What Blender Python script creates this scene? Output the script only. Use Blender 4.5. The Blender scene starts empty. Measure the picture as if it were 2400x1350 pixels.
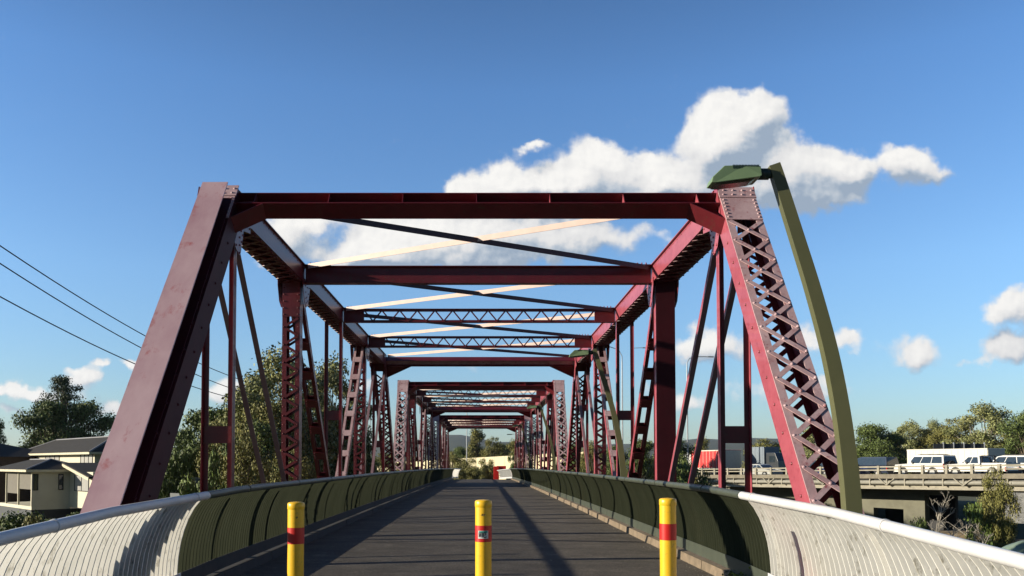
import bpy, bmesh, math, random
from mathutils import Vector, Matrix, noise
R = math.radians
random.seed(7)
scn = bpy.context.scene
COL = scn.collection

# ------------------------------------------------------------------ camera
FPX = 1900.0                      # focal length in pixels of the 2400 px wide picture
PITCH = R(2.0)
cam_d = bpy.data.cameras.new('camera')
cam = bpy.data.objects.new('camera', cam_d); COL.objects.link(cam)
cam_d.sensor_width = 36.0
cam_d.lens = FPX / 2400 * 36
cam_d.shift_x = (1200 - 1132) / 2400
PY = 1085 - FPX * math.tan(PITCH)
cam_d.shift_y = (PY - 675) / 2400
cam.location = (0, 0, 1.6)
cam.rotation_euler = (math.pi / 2 + PITCH, 0, 0)
cam_d.clip_start = 0.1; cam_d.clip_end = 20000
scn.camera = cam

def ray(px, py):
    x = (px - 1132) / FPX; y = (PY - py) / FPX
    return Vector((x, math.cos(PITCH) - y * math.sin(PITCH), math.sin(PITCH) + y * math.cos(PITCH)))
def P(px, py, Y):
    d = ray(px, py); return Vector((0, 0, 1.6)) + d * (Y / d.y)

# ------------------------------------------------------------------ light
AZ = R(8.5); EL = R(15.2)
sdir = Vector((math.cos(EL) * math.cos(AZ), math.cos(EL) * math.sin(AZ), -math.sin(EL)))
sun_d = bpy.data.lights.new('sun', 'SUN'); sun = bpy.data.objects.new('sun', sun_d); COL.objects.link(sun)
sun_d.energy = 5.0; sun_d.angle = R(0.53); sun_d.color = (1.0, 0.90, 0.73)
sun.rotation_euler = sdir.to_track_quat('-Z', 'Y').to_euler()
scn.view_settings.view_transform = 'Standard'
scn.view_settings.look = 'None'
scn.view_settings.gamma = 1
scn.view_settings.exposure = 0.6
world = bpy.data.worlds.new('World'); scn.world = world; world.use_nodes = True

def build_world():
    nt = world.node_tree; N = nt.nodes; L = nt.links; N.clear()
    def math_(nt_, op, a, b=None, c=None):
        n = nt_.nodes.new('ShaderNodeMath'); n.operation = op
        for i, v in enumerate((a, b, c)):
            if v is None: continue
            if isinstance(v, (int, float)): n.inputs[i].default_value = v
            else: nt_.links.new(v, n.inputs[i])
        return n.outputs[0]
    blobs = [
     # big cloud, upper right
     (1690,290,62,62,1.2),(1770,268,52,52,1.2),(1655,360,52,48,1.1),(1745,340,80,62,1.1),(1810,385,60,45,1.0),(1925,392,78,48,1.15),(1995,405,50,34,.8),
     (2100,368,45,32,1.0),(2165,392,44,34,1.05),(1870,455,110,36,.75),(1960,478,80,24,.6),(1790,430,80,34,.7),
     (1385,385,64,58,1.25),(1455,405,66,46,1.1),(1545,398,36,26,1.1),(1590,425,60,24,.8),(1185,425,66,42,1.2),(1105,448,50,24,1.0),(1290,430,70,34,1.1),
     (1255,350,22,13,.8),(1440,455,150,30,.9),
     (895,560,66,54,1.25),(830,600,90,30,1.0),(680,540,60,42,1.2),(640,600,42,26,1.0),(990,560,100,52,1.15),(1130,545,100,52,1.1),
     (1270,545,100,48,.95),(1400,550,80,36,.7),(1560,555,70,24,.55),(1100,608,190,22,.8),(1640,490,50,24,.5),(740,500,60,20,.6),
     # right edge
     (2390,715,60,38,1.1),(2320,738,40,20,.7),(2152,820,52,38,1.1),(2370,815,55,34,1.0),(2285,850,40,14,.5),
     (1985,805,46,20,.7),(1890,790,60,22,.8),(1930,925,80,20,.6),(1940,890,40,16,.6),(1660,805,85,34,1.0),(1600,930,70,26,.7),(1800,850,60,26,.5),(1745,920,60,24,.5),
     # left, low
     (30,910,70,20,.95),(130,925,80,15,.6),(215,893,46,16,.9),(240,856,20,14,.9),(304,848,20,15,.9),(180,868,30,10,.5),(520,915,45,30,.9),(600,915,30,20,.8),(330,960,120,16,.6),(60,965,120,12,.5),
     (1050,860,90,12,.3),(860,905,60,20,.5)]
    g = bpy.data.node_groups.new('cloud_density', 'ShaderNodeTree')
    g.interface.new_socket('uv', in_out='INPUT', socket_type='NodeSocketVector')
    g.interface.new_socket('d', in_out='OUTPUT', socket_type='NodeSocketFloat')
    gi = g.nodes.new('NodeGroupInput'); go = g.nodes.new('NodeGroupOutput')
    def vm(nt_, op, a, b=None, out=0):
        n = nt_.nodes.new('ShaderNodeVectorMath'); n.operation = op
        for i, v in enumerate((a, b)):
            if v is None: continue
            if isinstance(v, (tuple, Vector)): n.inputs[i].default_value = v
            elif isinstance(v, (int, float)): n.inputs['Scale'].default_value = v
            else: nt_.links.new(v, n.inputs[i])
        return n.outputs[out]
    w = gi.outputs[0]
    acc = None
    for (x, y, rx, ry, wt) in blobs:
        d = ray(x, y); u, v = d.x / d.y, d.z / d.y
        s = vm(g, 'SUBTRACT', w, (u, v, 0))
        s = vm(g, 'MULTIPLY', s, (FPX / rx * .88, FPX / ry * .88, 0))
        n = g.nodes.new('ShaderNodeVectorMath'); n.operation = 'DOT_PRODUCT'
        g.links.new(s, n.inputs[0]); g.links.new(s, n.inputs[1])
        e = math_(g, 'EXPONENT', math_(g, 'MULTIPLY', n.outputs['Value'], -1.0))
        acc = math_(g, 'MULTIPLY', e, wt) if acc is None else math_(g, 'MULTIPLY_ADD', e, wt, acc)
    g.links.new(acc, go.inputs[0])

    tc = N.new('ShaderNodeTexCoord')
    sep = N.new('ShaderNodeSeparateXYZ'); L.new(tc.outputs['Generated'], sep.inputs[0])
    yy = math_(nt, 'MAXIMUM', sep.outputs[1], .05)
    comb = N.new('ShaderNodeCombineXYZ')
    L.new(math_(nt, 'DIVIDE', sep.outputs[0], yy), comb.inputs[0]); L.new(math_(nt, 'DIVIDE', sep.outputs[2], yy), comb.inputs[1])
    def dens(vec):
        n = N.new('ShaderNodeGroup'); n.node_tree = g; L.new(vec, n.inputs[0]); return n.outputs[0]
    def noise_(vec, scale, det, color=False):
        n = N.new('ShaderNodeTexNoise'); n.noise_dimensions = '2D'; n.inputs['Scale'].default_value = scale; n.inputs['Detail'].default_value = det
        n.inputs['Roughness'].default_value = .54; L.new(vec, n.inputs['Vector']); return n.outputs['Color' if color else 'Fac']
    uv = comb.outputs[0]
    wv = vm(nt, 'MULTIPLY', vm(nt, 'SUBTRACT', noise_(uv, 15, 5, True), (.5, .5, .5)), (.055, .052, 0))
    w0 = vm(nt, 'ADD', uv, wv)
    A0 = dens(w0); A1 = dens(vm(nt, 'ADD', w0, (-.012, .024, 0)))
    N0 = noise_(uv, 24, 7); N1 = noise_(vm(nt, 'ADD', uv, (-.004, .005, 0)), 24, 5)
    D0 = math_(nt, 'MULTIPLY_ADD', math_(nt, 'SUBTRACT', N0, .5), .95, A0)
    def mr(v, a, b, smooth=True):
        n = N.new('ShaderNodeMapRange'); n.interpolation_type = 'SMOOTHSTEP' if smooth else 'LINEAR'
        L.new(v, n.inputs[0]); n.inputs[1].default_value = a; n.inputs[2].default_value = b; return n.outputs[0]
    alpha = mr(D0, .24, .72)
    alpha = math_(nt, 'MULTIPLY', alpha, mr(sep.outputs[1], .05, .3))
    alpha = math_(nt, 'MULTIPLY', alpha, mr(sep.outputs[2], -.02, .02))
    # sides turned to the sun are bright, the bases grey: how much cloud lies between this point and the sun
    big = mr(math_(nt, 'SUBTRACT', A0, A1), -.65, .85, False)
    fine = mr(math_(nt, 'SUBTRACT', N0, N1), -.30, .30, False)
    thin = mr(D0, .3, 1.3)
    lit = math_(nt, 'MULTIPLY_ADD', big, .74, math_(nt, 'MULTIPLY', fine, .44))
    lit = math_(nt, 'MULTIPLY_ADD', thin, -.10, math_(nt, 'ADD', lit, -.015))
    cr = N.new('ShaderNodeValToRGB'); L.new(lit, cr.inputs[0])
    el = cr.color_ramp.elements
    el[0].position = 0.25; el[0].color = (.22, .275, .35, 1)
    el[1].position = .90; el[1].color = (.64, .63, .61, 1)
    e = el.new(.40); e.color = (.34, .38, .43, 1)
    e = el.new(.56); e.color = (.50, .50, .505, 1)
    sky = N.new('ShaderNodeTexSky'); sky.sky_type = 'NISHITA'; sky.sun_disc = False
    sky.sun_elevation = EL; sky.sun_rotation = math.atan2(-sdir.x, -sdir.y)
    sky.air_density = 1.0; sky.dust_density = .3; sky.ozone_density = 2.0; sky.altitude = 0
    SK = .105
    skys = vm(nt, 'SCALE', sky.outputs[0]); n = skys.node; n.inputs['Scale'].default_value = SK
    tr = N.new('ShaderNodeValToRGB'); L.new(sep.outputs[2], tr.inputs[0])
    tr.color_ramp.elements[0].position = 0.0; tr.color_ramp.elements[0].color = (.60, .74, .93, 1)
    tr.color_ramp.elements[1].position = .42; tr.color_ramp.elements[1].color = (.70, 1.01, 1.36, 1)
    e = tr.color_ramp.elements.new(.22); e.color = (.82, 1.05, 1.30, 1)
    e = tr.color_ramp.elements.new(.60); e.color = (.42, .62, .86, 1)
    e = tr.color_ramp.elements.new(.95); e.color = (.30, .45, .66, 1)
    skys = vm(nt, 'MULTIPLY', skys, tr.outputs[0])
    back = N.new('ShaderNodeMapRange'); back.interpolation_type = 'SMOOTHSTEP'; L.new(sep.outputs[1], back.inputs[0])
    back.inputs[1].default_value = -.35; back.inputs[2].default_value = .45; back.inputs[3].default_value = .36; back.inputs[4].default_value = 1.0
    n = N.new('ShaderNodeVectorMath'); n.operation = 'SCALE'; L.new(skys, n.inputs[0]); L.new(back.outputs[0], n.inputs['Scale']); skys = n.outputs[0]
    mix = N.new('ShaderNodeMix'); mix.data_type = 'RGBA'
    L.new(alpha, mix.inputs['Factor']); L.new(skys, mix.inputs[6]); L.new(cr.outputs[0], mix.inputs[7])
    bg = N.new('ShaderNodeBackground'); L.new(mix.outputs[2], bg.inputs[0]); bg.inputs[1].default_value = 1.0
    out = N.new('ShaderNodeOutputWorld'); L.new(bg.outputs[0], out.inputs[0])
build_world()

# ------------------------------------------------------------------ materials
MATS = {}
def mat(name, c1, c2=None, rough=.6, scale=3.0, metal=0, bump=0, bscale=40, spec=.5, stretch=None, coat=0, contrast=(.35, .65), c3=None, trans=0, island=0):
    if name in MATS: return MATS[name]
    m = bpy.data.materials.new(name); m.use_nodes = True; MATS[name] = m
    nt = m.node_tree; N = nt.nodes; L = nt.links
    b = N['Principled BSDF']
    b.inputs['Roughness'].default_value = rough; b.inputs['Metallic'].default_value = metal
    b.inputs['Specular IOR Level'].default_value = spec
    b.inputs['Coat Weight'].default_value = coat
    tc = N.new('ShaderNodeTexCoord'); vec = tc.outputs['Object']
    if stretch:
        mp = N.new('ShaderNodeMapping'); mp.inputs['Scale'].default_value = stretch; L.new(vec, mp.inputs[0]); vec = mp.outputs[0]
    if c2 is None: c2 = tuple(x * .8 for x in c1)
    nz = N.new('ShaderNodeTexNoise'); nz.inputs['Scale'].default_value = scale; nz.inputs['Detail'].default_value = 6
    nz.inputs['Roughness'].default_value = .65
    L.new(vec, nz.inputs['Vector'])
    cr = N.new('ShaderNodeValToRGB'); L.new(nz.outputs['Fac'], cr.inputs[0])
    cr.color_ramp.elements[0].position = contrast[0]; cr.color_ramp.elements[0].color = (*c1, 1)
    cr.color_ramp.elements[1].position = contrast[1]; cr.color_ramp.elements[1].color = (*c2, 1)
    col = cr.outputs[0]
    if c3:
        n3 = N.new('ShaderNodeTexNoise'); n3.inputs['Scale'].default_value = scale * 4.3; n3.inputs['Detail'].default_value = 8
        n3.inputs['Roughness'].default_value = .7
        L.new(vec, n3.inputs['Vector'])
        mr = N.new('ShaderNodeMapRange'); L.new(n3.outputs['Fac'], mr.inputs[0]); mr.inputs[1].default_value = .56; mr.inputs[2].default_value = .68
        mx = N.new('ShaderNodeMix'); mx.data_type = 'RGBA'; L.new(mr.outputs[0], mx.inputs['Factor']); L.new(col, mx.inputs[6]); mx.inputs[7].default_value = (*c3, 1)
        col = mx.outputs[2]
    if island:
        ge = N.new('ShaderNodeNewGeometry')
        hs = N.new('ShaderNodeHueSaturation'); L.new(col, hs.inputs['Color'])
        mr = N.new('ShaderNodeMapRange'); L.new(ge.outputs['Random Per Island'], mr.inputs[0]); mr.inputs[3].default_value = 1 - island; mr.inputs[4].default_value = 1 + island * 1.6
        L.new(mr.outputs[0], hs.inputs['Value']); col = hs.outputs[0]
    L.new(col, b.inputs['Base Color'])
    if trans: b.inputs['Transmission Weight'].default_value = 0; b.inputs['Subsurface Weight'].default_value = 0
    if bump:
        nb = N.new('ShaderNodeTexNoise'); nb.inputs['Scale'].default_value = bscale; nb.inputs['Detail'].default_value = 5; L.new(tc.outputs['Object'], nb.inputs['Vector'])
        bp = N.new('ShaderNodeBump'); bp.inputs['Strength'].default_value = bump; bp.inputs['Distance'].default_value = .02
        L.new(nb.outputs['Fac'], bp.inputs['Height']); L.new(bp.outputs[0], b.inputs['Normal'])
    return m

RED = mat('red_paint', (.150, .013, .020), (.105, .010, .015), rough=.40, scale=2.2, bump=.15, bscale=18, spec=.5, c3=(.095, .030, .024), coat=.12)
FADED_SHEEN = mat('faded_sheen_paint', (.54, .38, .39), (.40, .25, .26), rough=.55, scale=2.6, bump=.12, bscale=25, c3=(.28, .07, .08))  # faded red with the sky sheen of front faces mixed into it
PLATE = mat('chalky_plate', (.58, .41, .44), (.42, .25, .29), rough=.5, scale=1.0, stretch=(1, .5, .5), bump=.04, bscale=8, c3=(.40, .13, .14))
ROSE = mat('sunlit_side_red', (.40, .085, .11), (.30, .055, .075), rough=.45, scale=2.2, bump=.12, bscale=18, c3=(.24, .035, .05), coat=.2)  # lighter red that paints sunlight onto the sun-facing steel
DEEP = mat('shade_dark_maroon', (.062, .007, .012), (.045, .006, .010), rough=.6, spec=.2, scale=2, bump=.1, bscale=18)  # dark maroon; shade on the left end post is put into it
MAUVE = mat('mauve_paint', (.26, .165, .18), (.19, .11, .125), rough=.5, scale=2, bump=.1, bscale=18)
DULL = mat('shaded_brace_paint', (.06, .035, .045), (.04, .025, .032), rough=.5)
PEACH = mat('lit_brace_peach', (.64, .48, .42), (.58, .42, .36), rough=.55, scale=4)
GREEN = mat('green_fin_paint', (.050, .057, .035), (.038, .044, .027), rough=.9, scale=3, stretch=(1, 1, .3), spec=.05)
GRAIL = mat('green_rail_paint', (.075, .085, .062), (.055, .065, .048), rough=.42, scale=3)
WHITE = mat('weathered_white_paint', (.80, .78, .72), (.66, .65, .60), rough=.65, scale=2.2, stretch=(1, 1, .5), c3=(.34, .32, .26))
WRAIL = mat('pale_rail_paint', (.66, .65, .64), (.56, .56, .56), rough=.38, scale=4)
YEL = mat('yellow_paint', (.88, .53, .02), (.82, .48, .016), rough=.38, scale=6, c3=(.60, .36, .04))
REFL = mat('red_reflective', (.60, .014, .010), (.52, .012, .010), rough=.45)
LAMPG = mat('lamp_post_green', (.125, .125, .058), (.105, .108, .05), rough=.45, scale=2)
HEADG = mat('lamp_head_green', (.19, .28, .15), (.16, .24, .13), rough=.45, scale=3)
DGREEN = mat('dark_green', (.02, .04, .03), rough=.5)
GLASSY = mat('lamp_lens', (.10, .09, .07), (.06, .05, .04), rough=.2)
CONC = mat('concrete', (.22, .195, .145), (.16, .14, .105), rough=.9, scale=2.5, bump=.25, bscale=30, c3=(.12, .105, .075))
KERB_SHADE = mat('shaded_kerb', (.055, .05, .045), (.04, .038, .035), rough=.9, scale=5)  # left kerb and bottom rail, barrier shade put into the colour
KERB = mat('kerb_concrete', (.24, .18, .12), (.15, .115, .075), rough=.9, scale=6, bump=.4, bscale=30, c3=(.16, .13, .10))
PIERC = mat('pier_concrete', (.17, .165, .12), (.13, .125, .09), rough=.9, scale=.8, c3=(.16, .15, .11))
DARK = mat('near_black', (.012, .012, .014), rough=.6)
TYRE = mat('tyre_rubber', (.02, .02, .02), rough=.8)
GLASS = mat('dark_glass', (.03, .04, .05), (.02, .03, .035), rough=.08, spec=.8)
STEEL = mat('galvanised_steel', (.38, .40, .42), (.30, .32, .34), rough=.45, metal=.4)
CREAM = mat('cream_render', (.66, .62, .48), (.60, .56, .43), rough=.85, scale=1.2)
ROOF = mat('dark_roof_tiles', (.05, .046, .042), (.036, .034, .032), rough=.9, scale=3, spec=.2)
BARK = mat('bark', (.16, .12, .08), (.10, .08, .055), rough=.9, scale=3)
PALEBARK = mat('pale_bark', (.42, .38, .32), (.30, .27, .22), rough=.9, scale=3)

# ------------------------------------------------------------------ mesh helpers
class MB:
    def __init__(s): s.v = []; s.f = []; s.m = []; s.mats = []; s.mi = 0; s.smooth = []
    def use(s, m):
        if m not in s.mats: s.mats.append(m)
        s.mi = s.mats.index(m); return s
    def add(s, vs, fs, sm=False):
        b = len(s.v); s.v += [tuple(x) for x in vs]
        for f in fs: s.f.append(tuple(b + i for i in f)); s.m.append(s.mi); s.smooth.append(sm)
    def box(s, c0, c1):
        x0, y0, z0 = c0; x1, y1, z1 = c1
        s.fbox(((0, 0, 0), (1, 0, 0), (0, 1, 0), (0, 0, 1)), (x0, x1), (y0, y1), (z0, z1))
    def fbox(s, fr, a, u, v):
        """box in a local frame: fr = (origin, a, u, v)"""
        o, A, U, V = (Vector(q) for q in fr)
        vs = [o + A * i + U * j + V * k for i in a for j in u for k in v]
        fl = [(0, 1, 3, 2), (4, 6, 7, 5), (0, 4, 5, 1), (2, 3, 7, 6), (0, 2, 6, 4), (1, 5, 7, 3)]
        s.add(vs, fl)
    def bar(s, p0, p1, w, h, up=(0, 0, 1)):
        p0 = Vector(p0); p1 = Vector(p1); A = (p1 - p0); ln = A.length
        if ln < 1e-6: return
        A = A / ln; U = A.cross(Vector(up)).normalized(); V = U.cross(A)
        s.fbox((p0, A, U, V), (0, ln), (-w / 2, w / 2), (-h / 2, h / 2))
    def fbar(s, fr, p, q, w, t):
        """flat bar lying in the (a,u) plane of the frame from p to q=(a,u,v); w in plane, t along v"""
        o, A, U, V = (Vector(x) for x in fr)
        p0 = o + A * p[0] + U * p[1] + V * p[2]; p1 = o + A * q[0] + U * q[1] + V * q[2]
        s.bar(p0, p1, w, t, up=V)
    def rivet(s, c, n, r=.02, seg=6):
        n = Vector(n).normalized(); c = Vector(c)
        t = Vector((0, 0, 1)) if abs(n.z) < .9 else Vector((1, 0, 0))
        a = n.cross(t).normalized(); b = n.cross(a)
        vs = []
        for (rr, hh) in ((1, 0), (.72, .55)):
            for i in range(seg):
                th = i * 2 * math.pi / seg
                vs.append(c + (a * math.cos(th) + b * math.sin(th)) * r * rr + n * hh * r)
        vs.append(c + n * r * .85)
        fs = [(i, (i + 1) % seg, seg + (i + 1) % seg, seg + i) for i in range(seg)] + [(seg + i, seg + (i + 1) % seg, 2 * seg) for i in range(seg)]
        s.add(vs, fs, True)
    def frivet(s, fr, p, r=.02):
        o, A, U, V = (Vector(x) for x in fr)
        s.rivet(o + A * p[0] + U * p[1] + V * p[2], V, r)
    def tube(s, pts, r, seg=8, cap=True):
        pts = [Vector(p) for p in pts]; n = len(pts); rr = r if isinstance(r, (list, tuple)) else [r] * n
        rings = []; prev = None
        for i, p in enumerate(pts):
            d = (pts[min(i + 1, n - 1)] - pts[max(i - 1, 0)]).normalized()
            if prev is None:
                t = Vector((0, 0, 1)) if abs(d.z) < .9 else Vector((1, 0, 0)); a = d.cross(t).normalized()
            else: a = (prev - d * prev.dot(d)).normalized()
            prev = a; b = d.cross(a)
            rings.append([p + (a * math.cos(k * 2 * math.pi / seg) + b * math.sin(k * 2 * math.pi / seg)) * rr[i] for k in range(seg)])
        vs = [v for rg in rings for v in rg]
        fs = [(i * seg + k, i * seg + (k + 1) % seg, (i + 1) * seg + (k + 1) % seg, (i + 1) * seg + k) for i in range(n - 1) for k in range(seg)]
        s.add(vs, fs, True)
        if cap: s.add(rings[0], [tuple(range(seg))[::-1]]); s.add(rings[-1], [tuple(range(seg))])
    def lathe(s, c, prof, seg=24, axis='z'):
        vs = []; c = Vector(c)
        for (r, z) in prof:
            for k in range(seg):
                th = k * 2 * math.pi / seg
                if axis == 'z': vs.append(c + Vector((r * math.cos(th), r * math.sin(th), z)))
                elif axis == 'y': vs.append(c + Vector((r * math.cos(th), z, r * math.sin(th))))
                else: vs.append(c + Vector((z, r * math.cos(th), r * math.sin(th))))
        n = len(prof)
        s.add(vs, [(i * seg + k, i * seg + (k + 1) % seg, (i + 1) * seg + (k + 1) % seg, (i + 1) * seg + k) for i in range(n - 1) for k in range(seg)], True)
    def poly(s, pts): s.add(pts, [tuple(range(len(pts)))])
    def prism(s, pts, d):
        """solid from a planar outline swept by vector d"""
        d = Vector(d); n = len(pts); pts = [Vector(p) for p in pts]
        s.add(pts + [p + d for p in pts], [tuple(range(n))[::-1], tuple(range(n, 2 * n))] + [(i, (i + 1) % n, n + (i + 1) % n, n + i) for i in range(n)])
    def build(s, name, m=None, parent=None, label=None, bevel=0):
        me = bpy.data.meshes.new(name); me.from_pydata(s.v, [], s.f); 
        mats = s.mats if s.mats else [m]
        for q in mats: me.materials.append(q)
        if s.mats: me.polygons.foreach_set('material_index', s.m)
        me.polygons.foreach_set('use_smooth', s.smooth)
        bm = bmesh.new(); bm.from_mesh(me); bmesh.ops.recalc_face_normals(bm, faces=bm.faces)
        if s.mats and RED in s.mats and ROSE not in s.mats:      # sunlight on the steel's western faces is put into their colour
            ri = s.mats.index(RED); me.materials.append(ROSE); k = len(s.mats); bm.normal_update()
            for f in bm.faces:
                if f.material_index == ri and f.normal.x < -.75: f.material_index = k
        bm.to_mesh(me); bm.free()
        me.update()
        o = bpy.data.objects.new(name, me); COL.objects.link(o)
        if parent is not None:
            o.parent = parent; o.matrix_parent_inverse = parent.matrix_basis.inverted()
        if bevel:
            md = o.modifiers.new('bevel', 'BEVEL'); md.width = bevel; md.segments = 2; md.limit_method = 'ANGLE'
        if label: o['label'] = label
        return o
def tag(o, label=None, cat=None, group=None, kind=None):
    if label: o['label'] = label
    if cat: o['category'] = cat
    if group: o['group'] = group
    if kind: o['kind'] = kind
    return o
def empty(name, loc=(0, 0, 0), label=None, cat=None, group=None, rz=0):
    o = bpy.data.objects.new(name, None); o.location = loc; o.rotation_euler = (0, 0, rz); o.empty_display_size = .3; COL.objects.link(o)
    tag(o, label, cat, group); return o
def copy_thing(root, loc, rz=0, sc=(1, 1, 1), label=None, group=None):
    r = root.copy(); COL.objects.link(r); r.location = loc; r.rotation_euler = (0, 0, rz); r.scale = sc
    if label: r['label'] = label
    if group: r['group'] = group
    for ch in [c for c in root.children]:
        c = ch.copy(); COL.objects.link(c); c.parent = r
        for g_ in ch.children:
            d = g_.copy(); COL.objects.link(d); d.parent = c
    return r
def smooth(a, b, x):
    t = min(1, max(0, (x - a) / (b - a))); return t * t * (3 - 2 * t)

# ------------------------------------------------------------------ bridge constants
XC = -0.10          # centre line of the bridge
PAN = 4.74          # panel length
YB = 7.58           # first bearing
TX = 3.93           # centre of a truss from the centre line
ZT = 5.79; ZB = -0.42
def deck_z(Y):
    pts = [(-30, -.95), (0, -.42), (3, -.27), (5, -.15), (7, -.05), (11, .03), (25, .04), (50, -.02), (75, -.16), (93, -.29), (112, -.8), (130, -1.4), (200, -2.2)]
    for (a, za), (b, zb) in zip(pts, pts[1:]):
        if Y <= b: t = (Y - a) / (b - a); return za + (zb - za) * t
    return pts[-1][1]

# ------------------------------------------------------------------ truss spans
def box_member(mb, fr, L, hu, hv, fl=.09, th=.014, lace=True, cover=None, pitch=.444, rivets=True, t0=0, t1=None, front=None, body=None, backlace=True, r=.021, start=.0):
    """two channels facing each other; lacing on the +v and -v faces."""
    t1 = L if t1 is None else t1
    for sg in (-1, 1):
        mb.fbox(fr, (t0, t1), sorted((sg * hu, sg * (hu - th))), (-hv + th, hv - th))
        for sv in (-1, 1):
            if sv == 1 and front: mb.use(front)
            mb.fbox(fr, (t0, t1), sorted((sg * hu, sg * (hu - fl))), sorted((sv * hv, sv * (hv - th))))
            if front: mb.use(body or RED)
def lacing(mb, fr, t0, t1, hu, v, pitch, w=.06, th=.01, double=True, rivets=True, r=.021, inset=.035, sgn=1):
    n = max(1, round((t1 - t0) / pitch)); p = (t1 - t0) / n
    a = hu - inset
    for i in range(n):
        s0 = t0 + i * p; s1 = s0 + p
        if double:
            mb.fbar(fr, (s0, -a, v), (s1, a, v), w, th)
            mb.fbar(fr, (s0, a, v + sgn * (th + .002)), (s1, -a, v + sgn * (th + .002)), w, th)
            if rivets: mb.frivet2(fr, (s0 + p / 2, 0, v + sgn * (th * 1.5 + .002)), sgn, r)
        else:
            sg = 1 if i % 2 else -1
            mb.fbar(fr, (s0, -a * sg, v), (s1, a * sg, v), w, th)
        if rivets:
            mb.frivet2(fr, (s0, -a, v + sgn * th * .5), sgn, r); mb.frivet2(fr, (s0, a, v + sgn * (th * 1.5 + .002)), sgn, r)
def frivet2(s, fr, p, sgn, r):
    o, A, U, V = (Vector(x) for x in fr)
    s.rivet(o + A * p[0] + U * p[1] + V * p[2], V * sgn, r)
MB.frivet2 = frivet2
def ibeam(mb, fr, L, depth, width, tf=.016, tw=.012, t0=0):
    """web in the (a,v) plane: depth along v, flanges along u"""
    mb.fbox(fr, (t0, L), (-tw / 2, tw / 2), (-depth / 2 + tf, depth / 2 - tf))
    mb.fbox(fr, (t0, L), (-width / 2, width / 2), (depth / 2 - tf, depth / 2))
    mb.fbox(fr, (t0, L), (-width / 2, width / 2), (-depth / 2, -depth / 2 + tf))

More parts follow.
